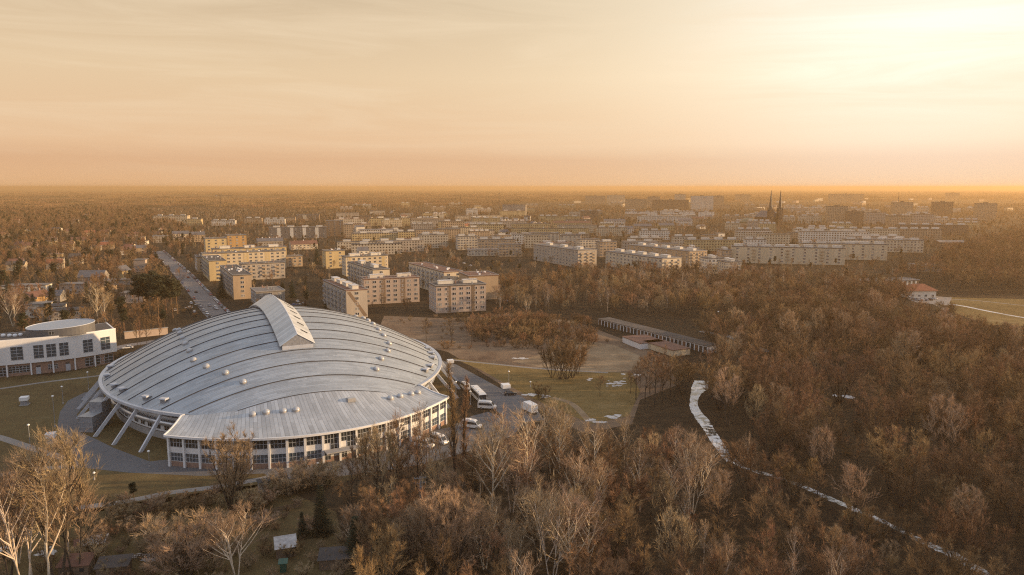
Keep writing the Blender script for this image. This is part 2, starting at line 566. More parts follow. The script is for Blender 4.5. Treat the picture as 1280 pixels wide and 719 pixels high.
# river with broken ice
P_RIV = [(862, 478), (874, 476), (887, 479), (880, 490), (873, 499), (873, 510), (896, 540), (906, 556), (913, 572), (904, 573), (892, 556), (880, 537), (866, 520), (860, 508), (863, 497)]
ribbon('river', [(877, 476), (875, 484), (870, 492), (867, 502), (869, 512), (879, 526), (888, 540), (897, 554), (906, 568), (914, 577)], [5.0, 6.0, 3.4, 2.4, 3.0, 3.7, 3.2, 3.2, 2.6, 2.2], .008, M['ice'], .09, n=7)
ribbon('river', [(908, 570), (930, 584), (985, 601), (1030, 620), (1075, 640), (1110, 655), (1150, 676), (1190, 693), (1240, 722), (1290, 750)], [2.2, 1.6, 1.5, 2.0, 1.6, 1.7, 2.0, 2.4, 2.4, 2.4], .012, M['creek'], .4)
# leftover snow: irregular patches, one mass
sb = MB()
for cx, cy, rx, ry, n in [(663, 495, 9, 2.5, 4), (682, 496, 7, 2, 3), (745, 526, 10, 3, 6), (770, 521, 10, 2.5, 5), (768, 479, 12, 4, 9), (790, 470, 12, 3, 6), (650, 448, 12, 1, 5), (55, 688, 12, 4, 3), (180, 697, 16, 3.5, 4), (3, 686, 6, 3, 2), (735, 475, 4, 2, 2), (1054, 496, 12, 1.5, 6), (978, 457, 20, 3, 6), (1143, 433, 7, 1.2, 4), (1175, 431, 7, 1.2, 4)]:
    for k in range(int(n * 1.8)):
        px = cx + rnd.uniform(-rx, rx); py = cy + rnd.uniform(-ry, ry)
        c = at(px, py); r0 = rnd.uniform(.35, 1.15); nn = 15
        sb.quadv([(c.x + r0 * (1.6 if k % 2 else 1.1) * math.cos(a) * (q := rnd.uniform(.4, 1.25)), c.y + r0 * math.sin(a) * q * 1.2, .03 + .003 * k) for a in [2 * math.pi * j / nn for j in range(nn)]])
tag(sb.build('snow', M['snow']), 'thin patches of leftover snow on the meadow grass', 'snow', kind='stuff')


# ================================================================== the arena
AC, ATH, AA, AB, AZR, AH, APW, APA = Vector((-82.05, 253.25, 0)), .462, 54.5, 66.7, 9.5, 18.08, 1.022, 1.943
V0, DV = -66.355, 6.763
arena = empty('sports_arena', AC, ATH, 'large oval sports arena with a pale blue grey ribbed metal dome and two storey front', 'arena')


def zroof(u, v):
    s = 1 - abs(u / AA) ** APA - (v / AB) ** 2
    return AZR + AH * max(0.0, s) ** APW


def vhi(u):
    return AB * math.sqrt(max(0.0, 1 - abs(u / AA) ** APA))


def vskirt(u):
    x = abs(u)
    if x < 19: return -59.4
    return -59.4 + 6.4 * min(1.0, (x - 19) / 14.5) ** 1.4


UC = 33.6                                   # where the skirt meets the rim


def vlow(u):
    if abs(u) <= UC: return max(-vhi(u), vskirt(u))
    return -vhi(u)


us = sorted(set([AA * math.sin(math.pi / 2 * i / 44) for i in range(-44, 45)] + [-UC, UC]))
us[0] += .001; us[-1] -= .001
b = MB()
Gd = []
for u in us:
    a0, a1 = vlow(u), vhi(u)
    Gd.append([(u, a0 + (a1 - a0) * (.5 - .5 * math.cos(math.pi * j / 56)), zroof(u, a0 + (a1 - a0) * (.5 - .5 * math.cos(math.pi * j / 56)))) for j in range(57)])
b.grid(Gd)
roof = b.build('roof', M['dome'], arena, smooth=True)
# dark gutters between the roof bands
for k in range(1, 19):
    v = V0 + DV * k
    um = AA * (max(0.0, 1 - (v / AB) ** 2)) ** (1 / APA)
    if k == 1: um = 23.5
    if k == 2: um = min(um, 32.5)
    um -= .6
    pts = [(u, v, zroof(u, v) + .06) for u in np.linspace(-um, um, 44)]
    MB().sweep(pts, [(-.16, -.1), (.16, -.1), (.13, .11), (-.13, .11)]).build('roof_rib', M['rib'], roof)
# rim beam from corner round the back to the other corner
ang0 = math.atan2(-53.0 / AB, UC / AA)
angs = np.linspace(ang0 - .01, math.pi - ang0 + .01, 120)


def rim(a, s=1.0, z=AZR):
    ca, sa = math.cos(a), math.sin(a)
    r = 1.0 / (abs(ca) ** APA + sa * sa) ** (1 / APA)
    return (AA * ca * r * s, AB * sa * r * s, z)


MB().sweep([rim(a, 1.005, AZR - .05) for a in angs], [(-.3, -.5), (.75, -.45), (.75, .28), (-.3, .2)]).build('rim_beam', M['steel'], arena)
# drum wall below the rim
wb = MB()
wb.grid([[rim(a, .945, z) for z in (0, 2.0)] for a in angs], 1)
wb.grid([[rim(a, .94, z) for z in (2.0, 9.4)] for a in angs], 0)
drum = wb.build('drum_wall', [M['white'], M['conc']], arena)
MB().tube([rim(a, .965, 5.4) for a in angs], .85, 12).build('ring_duct', M['silver'], arena, smooth=True)


def window_mesh(name, wd, ht, nx, ny, glass, frame, fw=.09, dp=.08):
    """glazed panel with a real frame; local x along the wall, -y outwards, z up from the sill"""
    q = MB()
    q.quadv([(0, 0, 0), (wd, 0, 0), (wd, 0, ht), (0, 0, ht)], 0)
    for i in range(nx + 1):
        x = wd * i / nx
        q.box(max(0, x - fw / 2) if i else 0, min(wd, x + fw / 2) if i < nx else wd, -dp, -.002, 0, ht, 1)
    for j in range(ny + 1):
        z = ht * j / ny
        z0 = max(0, z - fw / 2); z1 = min(ht, z + fw / 2)
        for i in range(nx):
            q.box(wd * i / nx + fw / 2, wd * (i + 1) / nx - fw / 2, -dp + .004, -.002, z0, z1, 1)
    return q.mesh(name, [glass, frame])


def place_on(o, parent, p, d, z):
    """p start point, d unit direction along wall (outward normal is d rotated -90deg)"""
    o.parent = parent
    o.location = (p[0], p[1], z)
    o.rotation_euler = (0, 0, math.atan2(d[1], d[0]))
    return o


wm_up = window_mesh('drum_window', 3.1, 1.9, 3, 1, M['glass'], M['frame'])
wm_lo = window_mesh('drum_window', 2.0, 1.5, 2, 1, M['glass'], M['frame'])
wm_bl = MB().box(0, 2.3, -.12, 0, 0, 1.9).mesh('wall_panel', M['whitep'])
acc = 0.0; nwin = 0
fine = np.linspace(ang0 - .01, math.pi - ang0 + .01, 2400)
pts = [Vector(rim(a, .94)) for a in fine]
cum = [0]
for i in range(1, len(pts)): cum.append(cum[-1] + (pts[i] - pts[i - 1]).length)
seglist = []
L = 0.4
while L < cum[-1] - 4.2:
    i = int(np.searchsorted(cum, L)); j = int(np.searchsorted(cum, L + 3.6))
    seglist.append((pts[i], pts[min(j, len(pts) - 1)])); L += 3.75
vis = [s for s in range(len(seglist)) if s < 15 or s > len(seglist) - 27]
for s in vis:
    p1, p0 = seglist[s]
    d = (p1 - p0).normalized(); nn = Vector((d.y, -d.x, 0))
    # angles run counter-clockwise, so p1->... keep outward normal away from the centre
    if nn.dot(p0) < 0:
        p0, p1 = p1, p0; d = -d; nn = -nn
    q = p0 + nn * .12
    if s % 7 == 3:
        place_on(link('wall_panel', wm_bl, drum), drum, q + d * .6, d, 6.5)
    else:
        place_on(link('window', wm_up, drum), drum, q + d * .25, d, 6.6)
    place_on(link('window', wm_lo, drum), drum, q + d * .8, d, 2.6)
# slanting struts that prop the rim, mirrored on both ends
for sgn in (-1, 1):
    for v in (-47, -38.5, -29.5, -20, -10, 0, 10, 20, 30):
        ur = AA * (1 - (v / AB) ** 2) ** (1 / APA)
        nrm = Vector((2 * ur / AA ** 2, 2 * v / AB ** 2, 0)).normalized()
        top = Vector((ur, v, 9.15)) - nrm * .3; ft = Vector((ur, v, -.1)) + nrm * 7.6 + Vector((0, 1.2, 0))
        MB().sweep([(sgn * ft.x, ft.y, ft.z), (sgn * top.x, top.y, top.z)], [(-.28, -.45), (.28, -.45), (.28, .45), (-.28, .45)]).build('strut', M['steel'], arena)

# ---- front skirt roof
UE = 38.3


def veave(u, off=0.0):
    x = abs(u)
    return -81.4 + 16.3 * (x / UE) ** 2.15 + off


NS = 84
uv_pts = []
sk = []
for i in range(NS + 1):
    f = -1 + 2 * i / NS
    ue = UE * f
    us_ = UC * math.copysign(abs(f) ** 1.0, f)
    vs = vskirt(us_)
    S = Vector((us_, vs, zroof(us_, vs) + .02)); E = Vector((ue, veave(ue), 8.35))
    row = []
    for j in range(15):
        t = j / 14
        p = S.lerp(E, t)
        p.z = E.z + (S.z - E.z) * (1 - t) ** 1.35
        if S.z < E.z + 2: p.z -= 1.0 * math.sin(math.pi * t) * min(1, (E.z + 2 - S.z) / 2) * .7
        row.append(p)
    sk.append(row)
b = MB(); b.grid(sk)
skirt = b.build('skirt_roof', M['skirt'], arena, smooth=True)
uvl = skirt.data.uv_layers.new(name='UVMap')
for poly in skirt.data.polygons:
    for li, vi in zip(poly.loop_indices, poly.vertices):
        i, j = divmod(vi, 15)
        uvl.data[li].uv = (i / NS * 92.0, j / 14 * 22.0)
MB().sweep([(p[-1].x, p[-1].y, p[-1].z - .02) for p in sk], [(-.35, -.45), (.18, -.45), (.18, .10), (-.35, .06)]).build('eave_fascia', M['whitep'], skirt)
for e in (0, -1):
    MB().sweep([(p.x, p.y, p.z + .03) for p in sk[e]], [(-.16, -.35), (.16, -.35), (.16, .16), (-.16, .16)]).build('verge_trim', M['whitep'], skirt)

# ---- two-storey curved front
fp = [Vector((u, veave(u, 1.45), 0)) for u in np.linspace(-UE + 1.1, UE - 1.1, 800)]
cum = [0]
for i in range(1, len(fp)): cum.append(cum[-1] + (fp[i] - fp[i - 1]).length)


def farc(s):
    i = int(np.clip(np.searchsorted(cum, s), 0, len(fp) - 1)); return fp[i]


NB = 19
bw = cum[-1] / NB
front = MB()
cor = [farc(bw * i) for i in range(NB + 1)]
front.grid([[(p.x, p.y, 0), (p.x, p.y, 1.35)] for p in cor], 1)
front.grid([[(p.x, p.y, 1.35), (p.x, p.y, 7.95)] for p in cor], 0)
for e, sg in ((0, -1), (-1, 1)):           # return walls to the drum
    a, c = cor[e], Vector((sg * 31.2, -50.5, 0))
    pr = [(a.x, a.y, 0), (c.x, c.y, 0)] if sg > 0 else [(c.x, c.y, 0), (a.x, a.y, 0)]
    front.quadv([pr[0], pr[1], (pr[1][0], pr[1][1], 8.2), (pr[0][0], pr[0][1], 8.2)], 0)
fw = front.build('front_wall', [M['white'], M['brick']], arena)
colm = MB().box(-.26, .26, -.55, 0, 0, 7.92).mesh('column', M['whitep'])
wu = window_mesh('front_window', bw - .75, 2.35, 4, 2, M['glass'], M['frame'], .10)
wl = window_mesh('front_window', bw - .75, 2.15, 4, 2, M['glassb'], M['frame'], .10)
wn_ = window_mesh('front_window', 1.5, 2.3, 2, 2, M['glass'], M['frame'], .10)
door_m = window_mesh('front_door', 2.6, 4.6, 3, 3, M['glass'], M['frame'], .11)
for i in range(NB + 1):
    p = cor[i]; q0 = cor[max(0, i - 1)]; q1 = cor[min(NB, i + 1)]
    d = (q1 - q0).normalized()
    place_on(link('column', colm, arena), arena, p, d, 0)
for i in range(NB):
    p0, p1 = cor[i], cor[i + 1]; d = (p1 - p0).normalized(); nn = Vector((d.y, -d.x, 0))
    q = p0 + d * .375 + nn * .03
    if i in (9, 10, 11):                    # entrance bays: tall glazed door between narrow windows
        place_on(link('window', wn_, fw), fw, p0 + d * .42 + nn * .03, d, 5.0)
        place_on(link('door', door_m, fw), fw, p0 + d * 1.95 + nn * .03, d, 3.1 if i != 10 else 3.1)
        place_on(link('window', wn_, fw), fw, p0 + d * .42 + nn * .03, d, .6)
    else:
        place_on(link('window', wu, fw), fw, q, d, 5.15)
        place_on(link('window', wl, fw), fw, q, d, 1.5)
d = (cor[12] - cor[9]).normalized(); nn = Vector((d.y, -d.x, 0))
cpb = MB(); cpb.box(0, (cor[12] - cor[9]).length, -3.4, -.6, 3.2, 3.5)
place_on(cpb.build('entrance_canopy', M['conc'], arena), arena, cor[9], d, 0)

# ---- roof lantern across the crown
lv = np.linspace(-38.2, 38.2, 40)
lan = MB()
rp = 5.25
G1 = []; G2 = []
for v in lv:
    z0 = zroof(0, v)
    G1.append([(-rp, v, z0 + .95), (0, v, z0 + 4.3)]); G2.append([(0, v, z0 + 4.3), (rp, v, z0 + .95)])
lan.grid([r for r in G1]); lan.grid([r for r in G2])
lan.grid([[(-rp, v, zroof(0, v) + .62), (-rp, v, zroof(0, v) + .95)] for v in lv]); lan.grid([[(rp, v, zroof(0, v) + .95), (rp, v, zroof(0, v) + .62)] for v in lv])
lroof = lan.build('lantern_roof', M['lantern'], arena)
lw = MB()
for sg in (-1, 1):
    lw.grid([[(sg * 4.4, v, zroof(4.4, v) - .3), (sg * 4.4, v, zroof(0, v) + 1.2)] for v in lv])
lw.build('lantern_wall', M['steel'], lroof)
for v in (-38.0, 38.0):
    z0 = zroof(0, v)
    g = MB(); g.quadv([(-rp + .1, v, z0 + .9), (rp - .1, v, z0 + .9), (0, v, z0 + 4.2)]); g.build('gable_panel', M['mesh'], lroof)
    MB().box(-4.6, 4.6, v - .35, v + .2, z0 - .6, z0 + .88).build('gable_base', M['steel'], lroof)
for v in np.linspace(-33, 30, 12):
    p = [(2.0, v - .3, zroof(0, v) + 3.12), (4.0, v - .3, zroof(0, v) + 1.84), (4.0, v + .3, zroof(0, v) + 1.84), (2.0, v + .3, zroof(0, v) + 3.12)]
    g = MB(); q = [Vector(x) for x in p]; up = Vector((.54, 0, .84)) * .09
    g.quadv([x + up for x in q])
    for i in range(4):
        g.quadv([q[i], q[(i + 1) % 4], q[(i + 1) % 4] + up, q[i] + up])
    g.build('louvre', M['dark'], lroof)
MB().sweep([(0, v, zroof(0, v) + 4.32) for v in lv], [(-.16, -.04), (.16, -.04), (.1, .1), (-.1, .1)]).build('ridge_cap', M['whitep'], lroof)

# ---- roof lights and rim vents
dome_m = MB().lathe([(1.15, .35), (1.12, .55), (.9, .86), (.55, 1.05), (.12, 1.12)], 20).mesh('skylight_shell', M['sky'], True)
curb_m = MB().lathe([(1.2, -.35), (1.2, .35), (.9, .38)], 20).mesh('skylight_curb', M['conc'], False)


def skylight(u, v, z, s=.82):
    e = 1e-2
    n = Vector(((zroof(u - e, v) - zroof(u + e, v)) / (2 * e), (zroof(u, v - e) - zroof(u, v + e)) / (2 * e), 1)).normalized() if z is None else Vector((0, -.12, 1)).normalized()
    o = link('skylight', dome_m, arena)
    o.location = (u, v, zroof(u, v) if z is None else z)
    o.rotation_euler = n.to_track_quat('Z', 'Y').to_euler(); o.scale = (s, s, s)
    link('curb', curb_m, o)


SL = [(-31.9, 22.8), (-31.0, 13), (-31.0, 3.3), (-30.7, -5.9), (-30.2, -13.5), (-29.4, -21.3), (-28.8, -28.9), (-25.8, -35.7), (-21.2, -42.6), (-17.3, -49.2),
      (21.1, -48.8), (24.6, -42.2), (28.9, -35.3), (31.4, -28.5), (31.8, -21.1), (32.0, -14.4), (32.4, -6.0), (32.7, 1.5), (32.9, 9.0), (32, 17)]
for u, v in SL: skylight(u, v, None)


def zskirt(u, v):
    best = None
    for row in sk:
        for p in row:
            dd = (p.x - u) ** 2 + (p.y - v) ** 2
            if best is None or dd < best[0]: best = (dd, p.z)
    return best[1]


for u, v in [(-16.9, -64.4), (-13.6, -65.2), (-9.4, -66.3), (-6.2, -67.0), (20.6, -64.4), (24.0, -62.8), (28.0, -60.8), (30.6, -59.4)]:
    skylight(u, v, zskirt(u, v) + .05, .84)
hb = MB(); hb.box(-1.1, 1.1, -.8, .8, 0, .9, 1); hb.box(-1.0, 1.0, -.7, .7, .9, 1.05, 0)
ho = hb.build('roof_hatch', [M['sky'], M['conc']], arena, loc=(9.0, -65.5, zskirt(9.0, -65.5) - .1), rz=.05)
vent_m = MB().box(-.75, .75, -.55, .55, -.6, .75, 1).box(-1.25, 1.25, -1.0, 1.0, .75, .95, 0).box(-1.05, 1.05, -.8, .8, .95, 1.1, 0).mesh('vent_hood', [M['steel'], M['mesh']])
for u, v in [(-54.1 + .9, -2.1), (-52.6, 11.0), (-50.6, -17.7), (-48.3, -24.5), (-42.0, -37.4), (-37.6, -43.3), (50.8, -13.3), (49.3, -20.5), (47.6, -26.7), (43.0, -36.9), (39.5, -42.0)]:
    o = link('vent_hood', vent_m, arena); o.location = (u, v, zroof(u, v)); o.rotation_euler = (0, 0, math.atan2(v, u) + math.pi / 2)
# ---- caged outdoor stair at the left end
st = empty('stair_tower', (0, 0, 0)); st.parent = arena
p = at(108, 541); lp = Matrix.Rotation(-ATH, 3, 'Z') @ (p - AC); st.location = lp; st.rotation_euler = (0, 0, R(-28))
MB().box(-2, 2, -.0, 5.2, .1, 4.6).build('stair_cage', M['mesh'], st)
MB().box(-1.9, 1.9, 5.2, 10.0, 1.0, 7.4).build('stair_cage', M['mesh'], st)
for z in (1.5, 3.0, 4.6): MB().box(-2.12, 2.12, -.12, 5.3, z, z + .14).build('rail', M['galv'], st)
for z in (4.4, 5.9, 7.4): MB().box(-2.0, 2.0, 5.3, 10.1, z, z + .14).build('rail', M['galv'], st)
MB().box(-2.3, 2.3, .3, 10, .0, .12).build('platform', M['dark'], st)

# ================================================================== white curved building on the left
P0 = [at(-60, 480), at(0, 472.8), at(67, 466), at(110, 460), at(147.5, 453.2)]
cv = smooth_line(P0, 6)
wbld = empty('curved_building', cv[-1], 0, 'white curved sports building with a brick ground floor and a slanted grey roof drum', 'building')
cv = [p - wbld.location for p in cv]
dr = (cv[-1] - cv[0]).normalized(); back = Vector((-dr.y, dr.x, 0))
HB, HT = 4.6, 13.6
bk = [p + back * 19 for p in cv]
up = MB(); up.prism([(p.x, p.y) for p in cv] + [(p.x, p.y) for p in bk[::-1]], HB, HT, 0)
wall = up.build('upper_wall', [M['white']], wbld)
fr2 = [p + back * .9 - dr * .0 for p in cv]; fr2[-1] = fr2[-1] - dr * 1.2; bk2 = [p - back * .6 for p in bk]; bk2[-1] = bk2[-1] - dr * 1.2
lo = MB(); lo.prism([(p.x, p.y) for p in fr2] + [(p.x, p.y) for p in bk2[::-1]], 0, HB - .003, 0)
low = lo.build('ground_floor_wall', [M['brick']], wbld)
ins = [p + back * .6 for p in cv]; ins[-1] -= dr * .6; b2 = [p - back * .6 for p in bk]; b2[-1] -= dr * .6
rf = MB(); rf.prism([(p.x, p.y) for p in ins] + [(p.x, p.y) for p in b2[::-1]], HT + .004, HT + .05, 0); rf.build('roof', [M['bitumen']], wbld)
pr = MB(); pr.sweep([p + back * .25 + Vector((0, 0, HT + .3)) for p in cv], [(-.25, -.3), (.25, -.3), (.25, .15), (-.25, .15)]); pr.build('parapet', M['whitep'], wbld)


def on_curve(px, off=0.0):
    """point of the facade curve seen at pixel column px"""
    best = None
    for i in range(len(cv) - 1):
        for k in range(40):
            p = cv[i].lerp(cv[i + 1], k / 40)
            g = p + wbld.location
            e = abs(proj(g)[0] - px)
            if best is None or e < best[0]: best = (e, p, (cv[i + 1] - cv[i]).normalized())
    return best[1], best[2]


def curve_item(name, x0, x1, z0, z1, nx, ny, glass, parent, off):
    a, d0 = on_curve(x0); c, _ = on_curve(x1); d = (c - a); wd = d.length; d.normalize()
    nn = Vector((d.y, -d.x, 0))
    m = window_mesh(name, wd, z1 - z0, nx, ny, glass, M['frame'], .13)
    return place_on(link(name, m, parent), parent, a + nn * off, d, z0)


for x0, x1 in ((-12, 1), (16, 31.5), (44.5, 57), (60.5, 72.5), (76.5, 88), (106, 118), (128, 139.5)):
    curve_item('window', x0, x1, 6.2, 11.2, 2, 4, M['glassb'], wall, .06)
for x0, x1, z0, z1 in ((0, 8, .4, 3.6), (11, 38, 1.2, 3.7), (61, 66, 1.3, 3.2), (68.5, 73.5, 1.3, 3.2), (108, 118.5, .5, 3.8), (121.5, 143, .5, 3.9)):
    curve_item('window', x0, x1, z0, z1, max(2, int((x1 - x0) / 4.5)), 3, M['glass'], low, -.84)
for x0, x1 in ((45.5, 51.5), (83, 89)):
    a, _ = on_curve(x0); c, _ = on_curve(x1); d = (c - a); wd = d.length; d.normalize()
    q = MB().box(0, wd, -.1, 0, 0, 2.6, 0).box(.15, wd - .15, -.12, -.005, 2.75, 3.3, 1)
    place_on(q.build('door', [M['frame'], M['glass']], low), low, a + Vector((d.y, -d.x, 0)) * -.84, d, 0)
for x in (9.5, 39.5, 67.5, 95, 120):
    a, d = on_curve(x); c = MB().lathe([(.28, 0), (.28, HB - .01)], 12)
    place_on(c.build('column', M['whitep'], wbld), wbld, a + Vector((-d.y, d.x, 0)) * .35, d, 0)
# slanted elliptical drum on its roof
c0 = at(34, 421, HT) - wbld.location; c1 = at(121, 415, HT) - wbld.location
dm = (c0 + c1) / 2 + back * 3.0; hl = (c1 - c0).length / 2; dd = (c1 - c0).normalized(); dn = Vector((-dd.y, dd.x, 0))
q = MB(); n = 48; lowr = []; topr = []
for k in range(n):
    a = 2 * math.pi * k / n
    p = dm + dd * math.cos(a) * hl + dn * (math.sin(a) * 8.0)
    lowr.append((p.x, p.y, HT + .02)); topr.append((p.x, p.y, HT + 3.4 + .5 * math.cos(a) + .35 * math.sin(a)))
for k in range(n):
    k2 = (k + 1) % n; q.quadv([lowr[k], lowr[k2], topr[k2], topr[k]], 0)
q.quadv(topr, 1)
drm = q.build('roof_drum', [mat('grey_cladding', (.12, .12, .125), .6, .1, .12, .8), mat('drum_sheet', (.36, .42, .50), .4, .4, .08)], wbld)
MB().tube([Vector(p) + Vector((0, 0, .05)) for p in topr + topr[:1]], .16, 6, cap=False).build('drum_edge', M['steel'], drm)
a, d = on_curve(62); place_on(link('window', window_mesh('drum_hatch', 1.7, 1.3, 2, 1, M['glass'], M['frame']), drm), drm, dm - dn * 8.06 + dd * -3, dd, HT + 1.0)
for k, (x, y) in enumerate([(-16, 421), (5, 423), (13, 423), (20, 423), (27, 422)]):
    p = at(x, y, HT) - wbld.location
    MB().lathe([(.8, .05), (.8, .7), (.55, 1.0), (.2, 1.1)], 14).build('roof_fan', M['whitep'], wbld, True, loc=p + back * 4)


# ================================================================== trees
def bark(name, col, rand=.25, var=.3, hue=True):
    return mat(name, col, .9, 0, var, .8, rand=rand)


M['bark'] = bark('bark_dark', (.055, .043, .034))
M['bark_birch'] = bark('bark_birch', (.66, .55, .42), .12, .3)
M['bark_pine'] = bark('bark_pine', (.17, .09, .05))
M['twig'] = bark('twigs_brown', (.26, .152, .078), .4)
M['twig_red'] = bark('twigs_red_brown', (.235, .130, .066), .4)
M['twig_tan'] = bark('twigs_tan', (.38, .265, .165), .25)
M['twig_birch'] = bark('twigs_birch', (.36, .25, .16), .25)
M['needle'] = bark('needles', (.022, .032, .016), .35)
M['needle_p'] = bark('needles_pine', (.045, .045, .02), .3)
M['straw'] = bark('straw_grass', (.30, .20, .10), .25)


class TB:
    """fast tree mesh: tubes and spikes"""
    def __init__(s): s.v = []; s.f = []

    def tube(s, pts, rad, n):
        b = len(s.v)
        for i, p in enumerate(pts):
            d = pts[min(i + 1, len(pts) - 1)] - pts[max(i - 1, 0)]
            d.normalize()
            u = d.cross(Vector((.3, .2, .93)));
            if u.length < .05: u = d.cross(Vector((1, 0, 0)))
            u.normalize(); w_ = u.cross(d)
            for k in range(n):
                a = 6.28318 * k / n
                s.v.append(p + (u * math.cos(a) + w_ * math.sin(a)) * rad[i])
        for i in range(len(pts) - 1):
            for k in range(n):
                k2 = (k + 1) % n
                s.f.append((b + i * n + k, b + (i + 1) * n + k, b + (i + 1) * n + k2, b + i * n + k2))

    def spike(s, p, q, r):
        d = (q - p).normalized(); u = d.cross(Vector((.31, .52, .79))).normalized(); w_ = u.cross(d)
        b = len(s.v)
        s.v += [p + u * r, p - u * r * .5 + w_ * r * .87, p - u * r * .5 - w_ * r * .87, q]
        s.f += [(b, b + 3, b + 1), (b + 1, b + 3, b + 2), (b + 2, b + 3, b)]

    def mesh(s, name, m):
        me = bpy.data.meshes.new(name)
        me.from_pydata([tuple(p) for p in s.v], [], s.f)
        me.materials.append(m); me.update()
        return me


def rdir(r, d, ang):
    """unit vector at angle ang from d, random azimuth"""
    u = d.cross(Vector((r.uniform(-1, 1), r.uniform(-1, 1), r.uniform(-1, 1))))
    while u.length < .05: u = d.cross(Vector((r.uniform(-1, 1), r.uniform(-1, 1), r.uniform(-1, 1))))
    u.normalize()
    return (d * math.cos(ang) + u * math.sin(ang)).normalized()


def limb(r, p, d, L, n, wob, trop):
    pts = [p.copy()]; d = d.copy()
    for i in range(n):
        d = (d + Vector((r.uniform(-1, 1), r.uniform(-1, 1), r.uniform(-.6, .6))) * wob + Vector((0, 0, trop))).normalized()
        p = p + d * (L / n); pts.append(p.copy())
    return pts


def along(pts, t):
    f = t * (len(pts) - 1); i = min(int(f), len(pts) - 2)
    return pts[i].lerp(pts[i + 1], f - i), (pts[i + 1] - pts[i]).normalized()


def gen_bare(seed, H, stems, base_lo, spread, a1, trop, n1, n2, n3, ntw, tw_len, tw_r, top_bias=1.0, lrat=.42, wob=.09, r0=None, lean=0.0, lw=1.0):
    """winter tree: trunk(s) + first limbs in one mesh, finer branches and twigs in another"""
    r = random.Random(seed); tr = TB(); cr = TB()
    for s_ in range(stems):
        az = 6.283 * (s_ + r.uniform(-.3, .3)) / stems
        tilt = 0 if stems == 1 else spread * r.uniform(.5, 1.2)
        d = Vector((math.cos(az) * math.sin(tilt), math.sin(az) * math.sin(tilt), math.cos(tilt)))
        h = H * r.uniform(.85, 1.0) if stems > 1 else H * .94
        R0 = (r0 or H * .0135) * (1 if stems == 1 else .72)
        tp = limb(r, Vector((math.cos(az) * .25, math.sin(az) * .25, -.15)) if stems > 1 else Vector((0, 0, -.15)), d, h, 9, wob * .6, trop * .5 + lean)
        tr.tube(tp, [R0 * (1 - .9 * (i / 9) ** .85) + .012 for i in range(10)], 6)
        for i in range(n1):
            t = base_lo + (1 - base_lo) * ((i + r.random()) / n1) ** top_bias
            t = min(t, .985)
            p, dd = along(tp, t)
            L = h * lrat * (1 - .72 * ((t - base_lo) / (1 - base_lo)) ** 1.2) * r.uniform(.7, 1.2)
            b1 = limb(r, p, rdir(r, dd, a1 * r.uniform(.75, 1.25)), L, 5, wob, trop)
            ra = (R0 * (1 - .9 * t) * .5 + .012) * lw
            tr.tube(b1, [ra * (1 - .8 * k / 5) + .008 for k in range(6)], 4)
            for j in range(n2):
                p2, d2 = along(b1, .2 + .8 * (j + r.random()) / n2 * .98)
                L2 = L * r.uniform(.3, .5)
                b2 = limb(r, p2, rdir(r, d2, r.uniform(.4, .8)), L2, 3, wob * 1.4, trop * 1.2)
                cr.tube(b2, [ra * .35 + .012, ra * .26 + .010, ra * .18 + .009, .008], 3)
                for k in range(n3):
                    p3, d3 = along(b2, .15 + .85 * (k + r.random()) / n3 * .98)
                    q3 = p3 + (rdir(r, d3, r.uniform(.25, .65)) + Vector((0, 0, trop))).normalized() * L2 * r.uniform(.35, .6)
                    cr.spike(p3, q3, tw_r * 1.3)
                    for m_ in range(ntw):
                        p4 = p3.lerp(q3, r.uniform(.2, 1.0))
                        cr.spike(p4, p4 + (rdir(r, (q3 - p3).normalized(), r.uniform(.2, .6)) + Vector((0, 0, trop * .8))).normalized() * tw_len * r.uniform(.6, 1.3), tw_r)
    return tr, cr


def gen_conifer(seed, H, pine=False):
    r = random.Random(seed); tr = TB(); cr = TB()
    tp = limb(r, Vector((0, 0, -.15)), Vector((0, 0, 1)), H, 8, .03, 0.02)
    tr.tube(tp, [H * .014 * (1 - .93 * i / 8) + .015 for i in range(9)], 6)

    def tuft(p, s, k, flat):
        for _ in range(k):
            d = Vector((r.gauss(0, 1), r.gauss(0, 1), r.gauss(0, 1) * flat + .15)).normalized()
            o = p + Vector((r.uniform(-1, 1), r.uniform(-1, 1), r.uniform(-1, 1) * flat)) * s * .8
            u = d.cross(Vector((r.uniform(-1, 1), r.uniform(-1, 1), r.uniform(-1, 1)))).normalized()
            b = len(cr.v); cr.v += [o - u * s * .13, o + u * s * .13, o + d * s * r.uniform(.5, .9)]; cr.f.append((b, b + 1, b + 2))
    if pine:
        for i in range(26):
            t = .5 + .48 * (i / 25); p, d = along(tp, t)
            L = H * .22 * (1 - .6 * ((t - .5) / .5) ** 2) * r.uniform(.5, 1.1)
            b1 = limb(r, p, rdir(r, d, r.uniform(.9, 1.35)), L, 4, .14, .1)
            tr.tube(b1, [.07, .055, .04, .03, .015], 4)
            for j in range(7):
                q, _ = along(b1, .35 + .65 * r.random()); tuft(q, .75, 26, .5)
    else:
        n = 24
        for i in range(n):
            t = .06 + .93 * i / (n - 1); p, d = along(tp, t)
            L = H * .2 * (1 - t) ** .85 + .15
            m = 9 if t < .7 else 6
            for k in range(m):
                a = 6.283 * (k + r.uniform(-.35, .35)) / m + i
                L_ = L * r.uniform(.75, 1.15)
                e = p + Vector((math.cos(a) * L_, math.sin(a) * L_, -L_ * r.uniform(.1, .4)))
                cr.spike(p, e, .03)
                for j in range(max(2, int(L_ / .42))):
                    tuft(p.lerp(e, .2 + .8 * (j + .5) / max(2, int(L_ / .42))), .42, 12, .35)
    return tr, cr


KIND = {}


def reg(kind, gens, mt, mc):
    KIND[kind] = [(tr.mesh(kind + '_trunk', mt), cr.mesh(kind + '_crown', mc)) for tr, cr in gens]


